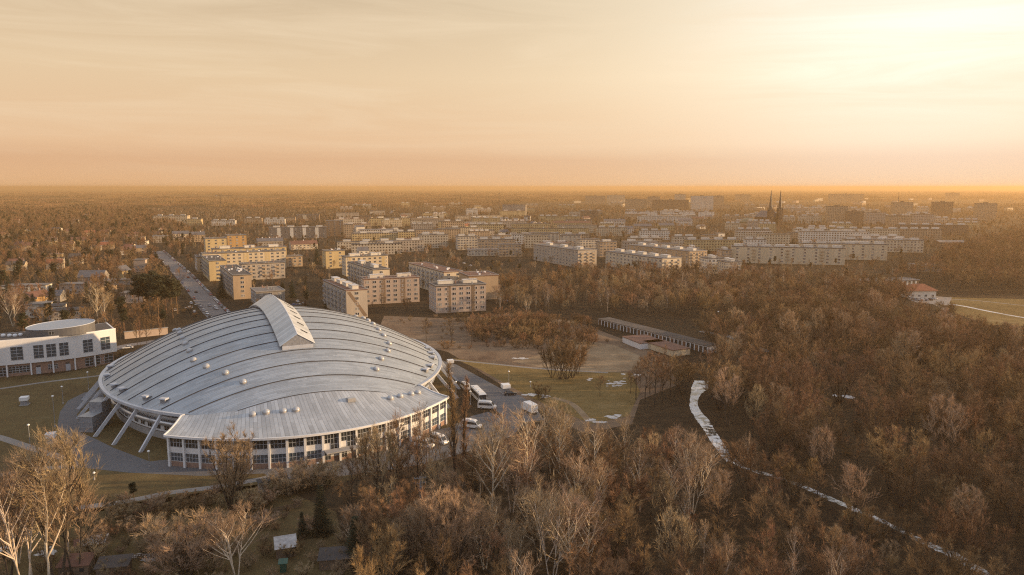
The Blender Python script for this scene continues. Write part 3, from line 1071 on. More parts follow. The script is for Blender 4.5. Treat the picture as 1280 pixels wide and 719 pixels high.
reg('alder', [gen_bare(100 + i, 16, 1, .38, 0, .85, .07, 18, 5, 4, 4, .85, .016, 1.0, .30, lw=1.25) for i in range(3)], M['bark'], M['twig_red'])
reg('oak', [gen_bare(120 + i, 13, 1, .28, 0, .85, .05, 13, 6, 5, 4, .8, .016, .8, .50, .13, lw=1.4) for i in range(3)], M['bark'], M['twig'])
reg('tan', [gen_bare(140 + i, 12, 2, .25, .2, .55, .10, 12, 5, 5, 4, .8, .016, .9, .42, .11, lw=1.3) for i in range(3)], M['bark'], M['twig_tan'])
reg('birch', [gen_bare(160 + i, 15, 1 + 2 * (i % 2), .26, .17, .55, .08, 15, 5, 5, 3, .9, .014, .85, .46, .08, lw=1.8, r0=.115) for i in range(3)], M['bark_birch'], M['twig_birch'])
reg('willow', [gen_bare(180 + i, 9, 6, .25, .55, .55, .07, 8, 5, 5, 4, .7, .016, .9, .38, .12, lw=1.3) for i in range(2)], M['bark'], M['twig'])
reg('round', [gen_bare(190 + i, 13, 8, .22, .50, .5, .06, 8, 5, 5, 4, .85, .016, .9, .36, .11, lw=1.2) for i in range(2)], M['bark'], M['twig'])
reg('roundtan', [gen_bare(195, 16, 9, .16, .36, .45, .08, 10, 5, 5, 4, .85, .017, .9, .30, .10, lw=1.2)], M['bark'], M['twig_tan'])
reg('poplar', [gen_bare(200, 26, 1, .10, 0, .34, .12, 46, 4, 5, 3, .9, .018, 1.0, .16, .08)], M['bark'], M['twig_red'])
reg('shrub', [gen_bare(220 + i, 3.2, 9, .12, .75, .6, .03, 5, 4, 4, 3, .45, .013, 1.0, .4, .14, r0=.04) for i in range(2)], M['bark'], M['twig'])
reg('tanshrub', [gen_bare(230 + i, 3.4, 10, .12, .6, .5, .06, 5, 4, 4, 3, .5, .013, 1.0, .4, .14, r0=.04) for i in range(2)], M['bark'], M['twig_tan'])
reg('spruce', [gen_conifer(240 + i, 11) for i in range(2)], M['bark'], M['needle'])
reg('pine', [gen_conifer(250 + i, 13, True) for i in range(2)], M['bark_pine'], M['needle_p'])

INFO = {  # object name, category
    'alder': ('bare_tree', 'bare tree'), 'oak': ('bare_tree', 'bare tree'), 'tan': ('bare_tree', 'bare tree'),
    'birch': ('birch_tree', 'birch tree'), 'willow': ('multi_stem_tree', 'multi stem tree'), 'round': ('multi_stem_tree', 'multi stem tree'), 'roundtan': ('multi_stem_tree', 'multi stem tree'), 'poplar': ('poplar_tree', 'poplar tree'),
    'shrub': ('shrub', 'shrub'), 'tanshrub': ('shrub', 'shrub'), 'spruce': ('spruce_tree', 'spruce tree'), 'pine': ('pine_tree', 'pine tree')}
NOMH = {'alder': 16, 'oak': 13, 'tan': 12, 'birch': 15, 'willow': 9, 'round': 13, 'roundtan': 16, 'poplar': 26, 'shrub': 3.2, 'tanshrub': 3.4, 'spruce': 11, 'pine': 13}


def tree(kind, pos, h, label, group=None, var=None, sxy=1.0, rz=None):
    tm, cm_ = KIND[kind][(rnd.randrange(99) if var is None else var) % len(KIND[kind])]
    nm, cat = INFO[kind]
    o = empty(nm, (pos[0], pos[1], 0), rnd.uniform(0, 6.28) if rz is None else rz, label, cat, group)
    s = h / NOMH[kind]; o.scale = (s * sxy, s * sxy, s)
    link('trunk', tm, o); link('crown', cm_, o)
    return o


# --- placement -------------------------------------------------------------------------------------
P_RWOOD = [(862, 440), (880, 425), (925, 430), (960, 400), (1100, 365), (1140, 378), (1160, 385), (1195, 396), (1240, 412), (1760, 424), (1760, 900), (1500, 900), (1240, 705), (1110, 645), (1040, 612), (985, 590), (920, 572), (914, 558), (885, 515), (890, 480)]
P_MIDWOOD = [(560, 602), (600, 588), (660, 580), (740, 570), (800, 565), (870, 575), (905, 592), (985, 612), (1100, 662), (1240, 732), (1500, 900), (470, 900), (440, 719), (420, 650), (450, 612)]
P_BELT = [(610, 372), (640, 362), (700, 352), (800, 345), (900, 348), (1000, 355), (1085, 362), (1100, 366), (960, 402), (905, 408), (860, 398), (790, 396), (740, 390), (690, 398), (620, 392)]
P_EAST = [(1100, 352), (1150, 345), (1185, 322), (1230, 305), (1300, 292), (1760, 290), (1760, 368), (1280, 368), (1200, 366), (1180, 372), (1160, 364)]
P_SUB = [(-330, 262), (180, 262), (255, 300), (210, 330), (250, 372), (262, 395), (200, 420), (150, 428), (-330, 432)]
P_TOWN = [(180, 262), (1300, 256), (1760, 290), (1230, 305), (1150, 345), (1085, 352), (900, 345), (800, 342), (700, 350), (610, 372), (600, 392), (470, 396), (400, 398), (320, 398), (300, 402), (262, 360), (225, 330), (215, 312), (255, 300)]
P_BRUSH = [(596, 405), (640, 398), (700, 404), (690, 422), (640, 428), (600, 422)]
BLOCKED = []                                    # footprints (world polygons)


def px_world(poly): return [(at(*p).x, at(*p).y) for p in poly]


def scatter(poly, spacing, jit=.42):
    W = px_world([(x, max(y, 243)) for x, y in poly])
    xs = [p[0] for p in W]; ys = [p[1] for p in W]
    gx, gy = np.meshgrid(np.arange(min(xs), max(xs), spacing), np.arange(min(ys), max(ys), spacing))
    x = gx.ravel() + NPR.uniform(-jit, jit, gx.size) * spacing; y = gy.ravel() + NPR.uniform(-jit, jit, gx.size) * spacing
    x[:] += 0
    k = inpoly(x, y, W)
    x, y = x[k], y[k]
    px, py = projn(x, y, 0.0)
    k = (px > -340) & (px < 1700) & (py < 900)
    return x[k], y[k]


KEEP_OUT = [P_RIV, [(1150, 362), (1170, 368), (1200, 369), (1420, 374), (1420, 420), (1235, 408), (1190, 396), (1135, 376)],
            [(300, 404), (325, 400), (222, 326), (206, 312), (190, 312), (205, 330), (232, 360), (262, 398)], [(750, 398), (890, 440), (850, 452), (740, 420)]]
# places the photo lets one look at: no crown may rise in front of them
SEE = [(P_RIV, .12), ([(520, 535), (620, 500), (665, 505), (700, 540), (650, 548), (600, 545), (560, 562), (520, 566)], .45), ([(200, 545), (400, 545), (560, 505), (560, 540), (420, 580), (205, 585)], .04),
       ([(640, 470), (780, 470), (788, 515), (730, 536), (660, 520)], .0), ([(1185, 373), (1400, 378), (1400, 405), (1235, 400)], .05), ([(750, 398), (800, 405), (885, 430), (885, 446), (830, 442), (745, 412)], .05),
       ([(1040, 492), (1068, 493), (1066, 499), (1042, 500)], .0),  ([(1000, 613), (1050, 630), (1240, 705), (1230, 716), (1030, 634)], .8), ([(1138, 354), (1168, 352), (1200, 370), (1150, 378), (1138, 376)], .0),
       ([(212, 318), (236, 338), (292, 398), (262, 398), (232, 362), (200, 320)], .1)]


def allowed(x, y, h, wd=.28):
    ok = np.ones(len(x), bool)
    px, py = projn(x, y, 0.0)
    for poly in KEEP_OUT: ok &= ~inpoly(px, py, poly)
    for poly in BLOCKED: ok &= ~inpoly(x, y, poly)
    for poly, keep in SEE:
        hit = np.zeros(len(x), bool)
        for f in (.05, .2, .4, .6, .8, .95):
            for s in (-1, 0, 1):
                qx, qy = projn(x + s * h * wd * (.9 if f > .25 else .3), y, h * f)
                hit |= inpoly(qx, qy, poly)
        ok &= ~(hit & (NPR.rand(len(x)) > keep))
    return ok



def ellipse_px(c, a, b, th, n=40, s=1.0):
    return [(c.x + s * (a * math.cos(t) * math.cos(th) - b * math.sin(t) * math.sin(th)), c.y + s * (a * math.cos(t) * math.sin(th) + b * math.sin(t) * math.cos(th))) for t in [6.28318 * i / n for i in range(n)]]


BLOCKED.append(ellipse_px(AC, AA + 11, AB + 16, ATH))
_rot = Matrix.Rotation(ATH, 3, 'Z')
BLOCKED.append([tuple((AC + _rot @ Vector((u, v, 0))).xy) for u, v in ((-48, -50), (-44, -72), (-20, -88), (0, -92), (30, -86), (48, -76), (50, -50))])
BLOCKED.append([tuple((p + wbld.location).xy) for p in [q - back * 8 + dr * (6 if i == len(cv) - 1 else 0) for i, q in enumerate(cv)] + [q + back * 3 for q in bk[::-1]]])

# ================================================================== the town
WALLC = {}


def wallmat(key):
    cols = {'cream': (.61, .50, .34), 'yellow': (.54, .41, .21), 'orange': (.44, .27, .11), 'pale': (.58, .49, .36), 'white': (.72, .66, .55), 'grey': (.28, .25, .215), 'tan': (.43, .315, .20),
            'brown': (.21, .145, .095), 'darkbrick': (.07, .042, .03), 'pink': (.45, .355, .285), 'darkgrey': (.15, .135, .125), 'conc': (.42, .36, .29)}
    if key not in WALLC: WALLC[key] = mat('plaster_' + key, cols[key], .85, 0, .14, .25, streak=True)
    return WALLC[key]


def farwin_mat(key):
    """distant facade: plaster with rows of windows a pixel or two wide"""
    k = 'far_' + key
    if k in WALLC: return WALLC[k]
    base_m = wallmat(key); m = base_m.copy(); m.name = 'facade_' + key
    t = NT(m.node_tree); p = t.n['Principled BSDF']
    old = p.inputs['Base Color'].links[0].from_socket
    tcn = t.add('ShaderNodeTexCoord'); sp = t.add('ShaderNodeSeparateXYZ'); t.l.new(tcn.outputs['Object'], sp.inputs[0])
    nrm = t.add('ShaderNodeSeparateXYZ'); t.l.new(tcn.outputs['Normal'], nrm.inputs[0])
    hx = t.math('GREATER_THAN', t.math('ABSOLUTE', nrm.outputs[0]), .5)
    hor = t.math('ADD', t.math('MULTIPLY', hx, sp.outputs[1]), t.math('MULTIPLY', t.math('SUBTRACT', 1.0, hx), sp.outputs[0]))
    fx = t.math('FRACT', t.math('DIVIDE', hor, 3.1)); fz = t.math('FRACT', t.math('DIVIDE', sp.outputs[2], 2.9))
    mk = t.math('MULTIPLY', t.math('MULTIPLY', t.math('GREATER_THAN', fx, .25), t.math('LESS_THAN', fx, .75)), t.math('MULTIPLY', t.math('GREATER_THAN', fz, .3), t.math('LESS_THAN', fz, .8)))
    mk = t.math('MULTIPLY', mk, t.math('LESS_THAN', t.math('ABSOLUTE', nrm.outputs[2]), .5))
    wn = t.add('ShaderNodeTexWhiteNoise', noise_dimensions='2D'); cb = t.add('ShaderNodeCombineXYZ')
    t.l.new(t.math('FLOOR', t.math('DIVIDE', hor, 3.1)), cb.inputs[0]); t.l.new(t.math('FLOOR', t.math('DIVIDE', sp.outputs[2], 2.9)), cb.inputs[1]); t.l.new(cb.outputs[0], wn.inputs['Vector'])
    wc = t.mix(wn.outputs['Value'], (.03, .03, .03), (.16, .13, .10))
    t.l.new(t.mix(mk, old, wc), p.inputs['Base Color'])
    WALLC[k] = m
    return m


def size_mesh(cache, key, fn):
    if key not in cache: cache[key] = fn()
    return cache[key]


WCACHE = {}


def depth(p): return p[1] * CP - (p[2] - CAM_H) * SP


def solveL(P, e, xt):
    k = (xt - 640) / FPX
    den = e.x - k * e.y * CP
    return (k * depth(P) - P.x) / den


ROOFM = {'dark': 'bitumen', 'pale': 'rooflt', 'red': 'redroof', 'tile': 'tile', 'greyt': 'greyt'}
blocks = []


def block(B, xC, h, label, L2=12.0, xA=None, alpha=28, wall='cream', roof='dark', floors=None, bay=3.2, cat='apartment block', name='apartment_block', group=None,
          boxes=0, chim=0, pitched=0.0, balc=False, side=None, win=None, stripes=(), boxcol='white', vents=0):
    a = R(alpha); e1 = Vector((math.cos(a), math.sin(a), 0)); e2 = Vector((-math.sin(a), math.cos(a), 0))
    P = at(B[0], B[1], h)
    L1 = abs(solveL(P, e1, xC)); L1 = max(4.0, min(L1, 220.0))
    if xA is not None: L2 = max(5.0, min(abs(solveL(P, e2, xA)), 150.0))
    o = empty(name, (P.x, P.y, 0), a, label, cat, group)
    dist = P.y
    near = dist < 830 if win is None else win
    wm = wallmat(wall) if near else farwin_mat(wall)
    wb = MB()
    if pitched:
        # gable roof, ridge along the longer side
        wb.box(0, L1, 0, L2, 0, h)
    else:
        wb.box(0, L1, 0, L2, 0, h)
    wo_ = wb.build('wall', wm if side is None else [wm, wallmat(side)], o)
    if side is not None:
        for pl in wo_.data.polygons:
            if abs(pl.normal.x) > .5: pl.material_index = 1
    rm = M[ROOFM[roof]]
    rb = MB()
    if pitched:
        ov = .45
        if L1 >= L2:
            q = [(-ov, -ov, h + .01), (L1 + ov, -ov, h + .01), (L1 + ov, L2 + ov, h + .01), (-ov, L2 + ov, h + .01), (-ov, L2 / 2, h + pitched), (L1 + ov, L2 / 2, h + pitched)]
            fs = [(0, 1, 5, 4), (3, 4, 5, 2), (0, 3, 2, 1)]; gs = [(1, 2, 5), (0, 4, 3)]
        else:
            q = [(-ov, -ov, h + .01), (L1 + ov, -ov, h + .01), (L1 + ov, L2 + ov, h + .01), (-ov, L2 + ov, h + .01), (L1 / 2, -ov, h + pitched), (L1 / 2, L2 + ov, h + pitched)]
            fs = [(0, 4, 5, 3), (1, 2, 5, 4), (0, 3, 2, 1)]; gs = [(0, 1, 4), (2, 3, 5)]
        rb.v = q; rb.f = fs + gs; rb.m = [0] * len(fs) + [1] * len(gs)
        ro = rb.build('roof', [rm, wallmat(wall)], o)
    else:
        rb.box(-.25, L1 + .25, -.25, L2 + .25, h + .003, h + .45, 0)
        ro = rb.build('roof', [rm], o)
        if near:
            kb = MB()
            for (x0, x1, y0, y1) in ((-.25, L1 + .25, -.25, .05), (-.25, L1 + .25, L2 - .05, L2 + .25), (-.25, .05, .05, L2 - .05), (L1 - .05, L1 + .25, .05, L2 - .05)):
                kb.box(x0, x1, y0, y1, h + .453, h + .72)
            kb.build('parapet', M['conc'], ro)
    # stair heads / roof boxes
    for i in range(boxes):
        t = (i + .5) / boxes
        if L1 >= L2: x, y, sx, sy = L1 * t, L2 * .5, min(4.2, L1 / boxes * .32), 1.7
        else: x, y, sx, sy = L1 * .5, L2 * t, 1.7, min(4.2, L2 / boxes * .32)
        MB().box(x - sx, x + sx, y - sy, y + sy, h + .453, h + 2.3, 0).box(x - sx - .2, x + sx + .2, y - sy - .2, y + sy + .2, h + 2.303, h + 2.5, 1).build('roof_box', [wallmat(boxcol), M['snow'] if boxcol == 'white' else M['rooflt']], ro)
    for i in range(chim):
        t = (i + .5) / chim
        x, y = (L1 * t, L2 * .5) if L1 >= L2 else (L1 * .5, L2 * t)
        z0 = h + (pitched * .8 if pitched else .4)
        MB().box(x - .45, x + .45, y - .35, y + .35, z0, z0 + 1.7).build('chimney', M['whitep'] if i % 2 else M['brick'], ro)
    for i in range(vents):
        x = rnd.uniform(.1, .9) * L1; y = rnd.uniform(.15, .85) * L2
        MB().box(x - .6, x + .6, y - .5, y + .5, h + .453, h + rnd.uniform(1.0, 1.6)).build('roof_vent', M['whitep'], ro)
    if near:
        nf = floors or max(1, round(h / 3.0)); fh = (h - 1.0) / nf
        left = 96
        for (along_x, LL) in ((True, L1), (False, L2)):
            nb_ = max(1, int(LL / bay))
            while nb_ * nf > left and nb_ > 3: nb_ -= 1
            if nb_ * nf > left: continue
            if not along_x and (side is not None or balc == 'nosidewin'): continue
            bw_ = LL / nb_; wd = min(1.9, bw_ * .52); ht = min(1.55, fh * .55)
            wk = size_mesh(WCACHE, (round(wd, 1), round(ht, 1)), lambda: window_mesh('window', round(wd, 1), round(ht, 1), 2, 1, M['glassc'], M['whitep'], .12, .10))
            for f in range(nf):
                for i in range(nb_):
                    x = bw_ * (i + .5); z = .9 + fh * f + (fh - ht) * .45
                    if along_x: link('window', wk, wo_, (x - wd / 2, -.02, z), 0)
                    else: link('window', wk, wo_, (-.02, x + wd / 2, z), -math.pi / 2)
                    left -= 1
        for (s0, s1, mk) in stripes:
            MB().box(L1 * s0, L1 * s1, -.06, -.002, .3, h - .1).build('facade_panel', wallmat(mk), wo_)
        if nf >= 4 and not stripes and balc != 'nosidewin' and P.y < 700 and L1 > 18:
            bm2 = size_mesh(WCACHE, 'front_balcony', lambda: MB().box(-1.5, 1.5, -1.15, -.13, 0, .14, 0).box(-1.5, 1.5, -1.15, -1.07, .14, 1.05, 1).box(-1.5, -1.42, -1.07, -.13, .14, 1.05, 0).box(1.42, 1.5, -1.07, -.13, .14, 1.05, 0).mesh('balcony', [M['conc'], wallmat('tan')]))
            for t_ in (.2, .5, .8):
                for f in range(1, nf): link('balcony', bm2, wo_, (L1 * t_, 0, .55 + fh * f))
        for _v in range(int(4 + L1 / 8)):
            vx, vy, vh = rnd.uniform(.04, .96) * L1, rnd.uniform(.1, .9) * L2, rnd.uniform(.9, 2.4)
            if not pitched: MB().box(vx - .3, vx + .3, vy - .3, vy + .3, h + .453, h + vh).build('roof_vent', M['galv'] if _v % 2 else M['brick'], ro)
        if balc:
            nb_ = max(2, int(L2 / 7.5)); bm = size_mesh(WCACHE, 'balcony', lambda: MB().box(-1.25, -.03, -1.6, 1.6, 0, .14, 0).box(-1.25, -1.17, -1.6, 1.6, .14, 1.05, 0).box(-1.17, -.03, -1.6, -1.52, .14, 1.05, 0).box(-1.17, -.03, 1.52, 1.6, .14, 1.05, 0).mesh('balcony', [M['conc']]))
            for f in range(1, nf):
                for i in range(nb_): link('balcony', bm, wo_, (0, L2 * (i + .5) / nb_, .6 + fh * f))
    # footprint keeps the trees out
    c = [P + e1 * x + e2 * y for x, y in ((-4, -10), (L1 + 4, -10), (L1 + 4, L2 + 2.5), (-4, L2 + 2.5))]
    BLOCKED.append([(p.x, p.y) for p in c]); blocks.append((o, L1, L2, h, P, e1, e2, proj(P + Vector((0, 0, -h * .7)))))
    return o


# ---- nearest blocks behind the arena
block((432.5, 364), 459, 15, 'five storey block with balconies on its side and a slanting brown stripe on its gable', xA=404, wall='conc', roof='red', balc=True, boxes=4, bay=6)
gb_ = blocks[-1]
q = MB(); q.quadv([(0.5, -.05, 14.2), (2.2, -.05, 14.6), (gb_[1] - .3, -.05, 1.0), (gb_[1] - 2.0, -.05, .6)]); q.build('gable_stripe', wallmat('brown'), gb_[0])
block((455, 350), 524, 15, 'pink five storey block with two brown stripes down its facade', L2=12, wall='pink', roof='red', stripes=((.30, .38, 'brown'), (.66, .74, 'brown')), boxes=2, bay=4, alpha=20)
block((466, 338), 487, 15, 'pale block with a dark roof and a blank white gable behind the pink block', xA=435, wall='pale', balc=True, boxes=2, bay=6)
block((545, 358.7), 607.5, 15, 'five storey pink block with brown stripes at the edge of the open field', xA=536, wall='pink', roof='dark', stripes=((.22, .29, 'brown'), (.70, .78, 'brown')), boxes=2, bay=4, alpha=20)
block((586, 346), 623, 15, 'broad blank beige gable block just behind the striped block by the field', L2=22, wall='tan', roof='red', alpha=20, win=True, floors=1, bay=14, vents=3, balc='nosidewin')
block((555, 341), 578, 15, 'pale block with a red brown roof running back behind the striped blocks', xA=511, wall='pale', roof='red', balc=True, vents=5, bay=5)
block((291, 345), 314, 15, 'small tan block with a grey roof crowded by white vents beside the street', xA=275, wall='tan', roof='dark', balc=True, vents=9, bay=6)
block((261, 327), 282, 15, 'pale yellow block with balconies on its street side', xA=253, wall='yellow', balc=True, vents=3, bay=8)
block((253, 318), 357, 15, 'long cream five storey slab with yellow bays, longest by the street', L2=12, wall='cream', stripes=((.22, .28, 'yellow'), (.48, .54, 'yellow'), (.74, .8, 'yellow')), bay=4.4, vents=3)
block((302, 331), 356, 12, 'grey brown office block with columns of windows in front of the cream slab', L2=12, wall='conc', roof='dark', bay=3.2)
block((327, 322.6), 378, 9, 'low light brown strip building right of the long cream slab', L2=11, wall='tan', bay=4)
block((266, 312.3), 358, 17, 'yellow slab with small box vents on its roof behind the long cream slab', L2=12, wall='yellow', boxes=3, bay=5)
block((256.5, 299), 283, 19, 'tall yellow orange block with few windows, left of the orange block', L2=16, wall='yellow', bay=5)
block((284, 295), 308, 19, 'tall orange brown block joined to the yellow one above the street', L2=16, wall='orange', bay=5)
block((407, 314.5), 431, 15, 'yellow block with a blank gable left of the pale yellow slab', L2=13, wall='yellow', vents=5, bay=7)
block((432, 322), 485, 15, 'pale yellow slab with balconies and two roof boxes above the pink block', L2=12, wall='cream', stripes=((.05, .12, 'yellow'), (.85, .95, 'yellow')), boxes=2, bay=4)
block((322, 302), 354, 7, 'row of grey houses with a saw line of chimneys on the pitched roof', L2=11, wall='grey', roof='greyt', pitched=3.5, chim=7, cat='house row', name='house_row', bay=4)
block((364, 306), 397, 6, 'red brown pitched roof houses between dark spruces', L2=10, wall='pale', roof='red', pitched=4, chim=3, cat='house', name='house', bay=4)
block((449, 314), 461, 6, 'little white gabled house among trees between the yellow blocks', L2=9, wall='white', roof='greyt', pitched=4, chim=1, cat='house', name='house', bay=4)
block((320, 366), 356, 8, 'flat pale blue roofed hall half hidden behind the arena lantern', L2=20, wall='grey', roof='pale', cat='hall', name='hall', bay=5)
# ---- left middle
block((191, 270), 234, 15, 'large pale yellow stepped building at the end of the street', L2=22, wall='cream', alpha=10, boxes=3)
block((234, 274), 251, 12, 'yellow wing on the right of the stepped building', L2=16, wall='yellow', alpha=10, boxes=1)
block((264, 276), 294, 9, 'low white house row left of the banded grey block', L2=12, wall='white', alpha=10, boxes=3, cat='house row', name='house_row')
block((305, 273), 327, 10, 'brownish flat roofed house behind the white row', L2=12, wall='tan', alpha=10, boxes=2)
block((330, 274), 356, 10, 'bright white stepped house row in front of the far wood', L2=12, wall='white', alpha=10, boxes=3)
block((357, 272), 369, 10, 'small tan house block right of the white stepped row', L2=12, wall='tan', alpha=10)
block((370, 268.5), 399, 13, 'brown and cream block standing above the banded grey block', L2=14, wall='brown', alpha=10, stripes=((.3, .45, 'cream'),), win=True, bay=5)
block((336, 285), 408, 15, 'wide grey block with rows of dark bands and white upright panels', L2=14, wall='darkgrey', alpha=14, win=True, bay=6, floors=4, stripes=((.14, .20, 'white'), (.36, .42, 'white'), (.58, .64, 'white'), (.80, .86, 'white')), boxes=4)
block((407.5, 276.5), 429, 22, 'dark brown stair tower at the end of the banded block', L2=14, wall='brown', alpha=14, win=True, bay=6)
block((430, 281), 441, 18, 'pale narrow block against the dark brown stair tower', L2=14, wall='tan', alpha=14)
block((440, 270.5), 461, 14, 'brown block left of the long yellow building', L2=12, wall='brown', alpha=14)
block((462, 273), 512, 14, 'long yellow three storey building before the wood, round dark tree at its middle', L2=14, wall='yellow', alpha=14)
block((450, 288), 493, 8, 'long low white school building with a flat roof', L2=26, wall='white', roof='pale', alpha=14, cat='school', name='school_building')
block((441, 291.5), 461, 6, 'low grey pavilion in front of the white school', L2=12, wall='conc', roof='pale', alpha=14, cat='pavilion', name='pavilion')
block((191, 296), 212, 8, 'grey sheet roofed hall at the bend of the street', L2=18, wall='grey', roof='pale', cat='hall', name='hall')
block((216, 293), 236, 9, 'dark roofed gabled house right of the grey hall', L2=10, wall='pale', roof='greyt', pitched=4, cat='house', name='house', chim=1)
block((237, 294), 256, 9, 'second dark roofed gabled house, next to the yellow orange block', L2=10, wall='tan', roof='greyt', pitched=4, cat='house', name='house', chim=2)
block((246, 322), 256, 12, 'small tan block squeezed left of the long cream slab', L2=20, wall='tan')
# ---- middle
block((527, 293), 552, 12, 'grey four storey block with a pale roof left of the round bare tree', L2=12, wall='conc', roof='pale', alpha=14, boxes=2)
block((542, 288), 561, 12, 'pale roofed block just behind the grey four storey block', L2=12, wall='tan', roof='pale', alpha=14)
block((553, 277), 581, 18, 'tan six storey block with a stepped top', L2=14, wall='tan', alpha=14, boxes=2)
block((586, 281), 630, 12, 'yellow terrace with small gables, right of the tan six storey block', L2=12, wall='yellow', alpha=8, boxes=5)
block((591, 273), 625, 12, 'smaller yellow terrace behind the yellow gabled terrace', L2=12, wall='yellow', alpha=8, boxes=3)
block((572, 296), 597, 15, 'pale block with roof boxes right of the round bare tree', L2=13, wall='pale', alpha=14, boxes=2)
block((598, 300), 644, 13, 'dim brown slab between the pale block and the terraces', L2=12, wall='tan', alpha=8, boxes=3)
block((585, 313), 625, 6, 'long low pale hall in front of the brown slab', L2=14, wall='pale', roof='pale', alpha=8, cat='hall', name='hall')
block((624, 306.5), 652, 12, 'brown grey block ending the row left of the large grey slab', L2=12, wall='tan', alpha=8, win=True)
block((640, 293), 661, 12, 'white end house of the long curved terrace', L2=12, wall='white', alpha=6)
block((664, 292), 699, 12, 'pale curved terrace with a regular row of windows, left half', L2=12, wall='pale', alpha=0, win=True, bay=5)
block((700, 294.5), 726, 12, 'pale curved terrace, right half with a brown end', L2=12, wall='pale', alpha=-8, side='brown', win=True, bay=5)
block((661, 286), 736, 10, 'yellow terrace with a long low roof behind the curved terrace', L2=11, wall='yellow', alpha=6, chim=6)
block((640, 286), 660, 10, 'short yellow terrace left of the long low yellow one', L2=11, wall='yellow', alpha=6)
block((692, 279), 738, 10, 'third yellow terrace with a gabled right end, below the white long terrace', L2=11, wall='yellow', roof='red', pitched=3.5, alpha=6, chim=4)
block((640, 280), 688, 10, 'yellow terrace at the left, farthest of the yellow rows', L2=11, wall='yellow', alpha=6, chim=4)
block((722.5, 313.5), 746, 15, 'big grey five storey slab with a plain brown gable at the wood edge', xA=667, wall='conc', roof='pale', boxes=3, bay=5, win=True)
block((750, 303), 771, 15, 'tan block with a white stair head behind the big grey slab', L2=12, wall='tan', alpha=14, boxes=1)
block((725, 300), 750, 12, 'pale low block between the curved terrace and the tan block', L2=12, wall='pale', alpha=14)
block((828, 324), 852, 15, 'long pale slab with bright roof patches standing in the wood edge', xA=757, wall='pale', roof='pale', boxes=5, bay=5, win=True)
block((862, 315), 884, 14, 'slab right behind the long pale slab, row of roof boxes on top', xA=785, wall='tan', roof='pale', boxes=5)
block((811, 305.5), 848, 12, 'cream house block with a tall chimney in the middle', L2=12, wall='cream', alpha=6, chim=1)
block((880, 294), 898, 13, 'single tan tower block standing alone among bare trees', L2=12, wall='tan', alpha=6)
block((861, 310.5), 874, 12, 'small white topped block left of the crowded gables', L2=12, wall='white', alpha=6, boxes=1)
block((885, 324), 905, 12, 'white gable end at the wood edge', L2=16, wall='white', alpha=10, boxes=1)
block((907, 328), 927, 11, 'pale stepped houses at the wood edge right of the white gable', L2=14, wall='pale', alpha=10, boxes=2, win=True)
block((902, 313), 915, 12, 'tan block behind the stepped houses', L2=12, wall='tan', alpha=6, boxes=1)
block((782, 265), 893, 15, 'very long white apartment terrace with dark upright gaps', L2=14, wall='white', alpha=-2, boxes=6, win=True, bay=12, stripes=((.13, .16, 'brown'), (.36, .39, 'brown'), (.55, .60, 'brown'), (.78, .82, 'brown')))
block((797, 270.5), 864, 12, 'white lower terrace standing in front of the very long white one', L2=12, wall='white', alpha=-4, boxes=4)
block((726, 263.5), 748, 20, 'brown office block in the middle distance left of the white terraces', L2=14, wall='brown', alpha=0)
block((712, 265), 725, 16, 'pale block with a dark roof against the brown office block', L2=12, wall='pale', alpha=0)
block((756, 276), 782, 9, 'cream villa row below the white terraces', L2=11, wall='white', roof='greyt', alpha=4, pitched=3, chim=2, cat='house row', name='house_row')
block((774, 286), 792, 8, 'white gabled house left of the dark roofed villas', L2=11, wall='white', roof='greyt', alpha=4, pitched=4, cat='house', name='house')
block((793, 283), 815, 8, 'dark roofed villa with a broad pale front', L2=12, wall='tan', roof='greyt', alpha=4, pitched=4, cat='house', name='house')
block((824, 282), 843, 9, 'yellow gabled villa right of the dark roofed ones', L2=12, wall='yellow', roof='greyt', alpha=4, pitched=4, cat='house', name='house')
block((848, 276), 866, 9, 'white villa with a steep gable below the end of the white terrace', L2=12, wall='white', roof='greyt', alpha=4, pitched=4, cat='house', name='house')
block((866, 273), 880, 9, 'tan villa beside the steep white gable', L2=12, wall='tan', roof='red', alpha=4, pitched=3, cat='house', name='house')
# ---- right
block((920, 290), 966, 11, 'low pale block with cream bands in front of the church', L2=14, wall='pale', roof='pale', alpha=-8)
block((931, 299.5), 958, 13, 'white block with balconies left of the long roof box slabs', L2=12, wall='white', alpha=-8, boxes=2)
block((915, 308.5), 1057, 15, 'longest pale slab on the right with bright roof boxes and a white end', L2=12, wall='cream', alpha=-13, boxes=8, win=True, bay=9)
block((960, 311.5), 1018, 13, 'tan strip roofed slab in front of the longest pale slab', L2=11, wall='cream', roof='pale', alpha=-13, boxes=4, win=True, bay=6)
block((1001, 304.5), 1110, 15, 'second long slab behind the longest pale slab, blank tan end', L2=12, wall='cream', alpha=-13, boxes=6, win=True, bay=8)
block((1000, 289.5), 1088, 15, 'white slab with a row of small windows near the church', L2=12, wall='white', alpha=-10, boxes=5)
block((1044, 286), 1125, 15, 'tan slab with roof boxes right of the white slab', L2=12, wall='cream', alpha=-10, boxes=5)
block((1055, 299.5), 1155, 13, 'wide plain tan slab with five bright roof boxes', L2=12, wall='cream', alpha=-13, boxes=5)
block((1125, 286.5), 1178, 15, 'brown shaded slab right of the tan slab', L2=12, wall='tan', alpha=-10, boxes=4)
block((1122, 281), 1211, 15, 'hindmost long slab with roof boxes at the right', L2=12, wall='brown', alpha=-10, boxes=6)
block((1175, 303), 1231, 6, 'low brown sports hall with a shallow roof beside the east wood', L2=22, wall='brown', roof='pale', alpha=-8, pitched=2, cat='hall', name='hall')
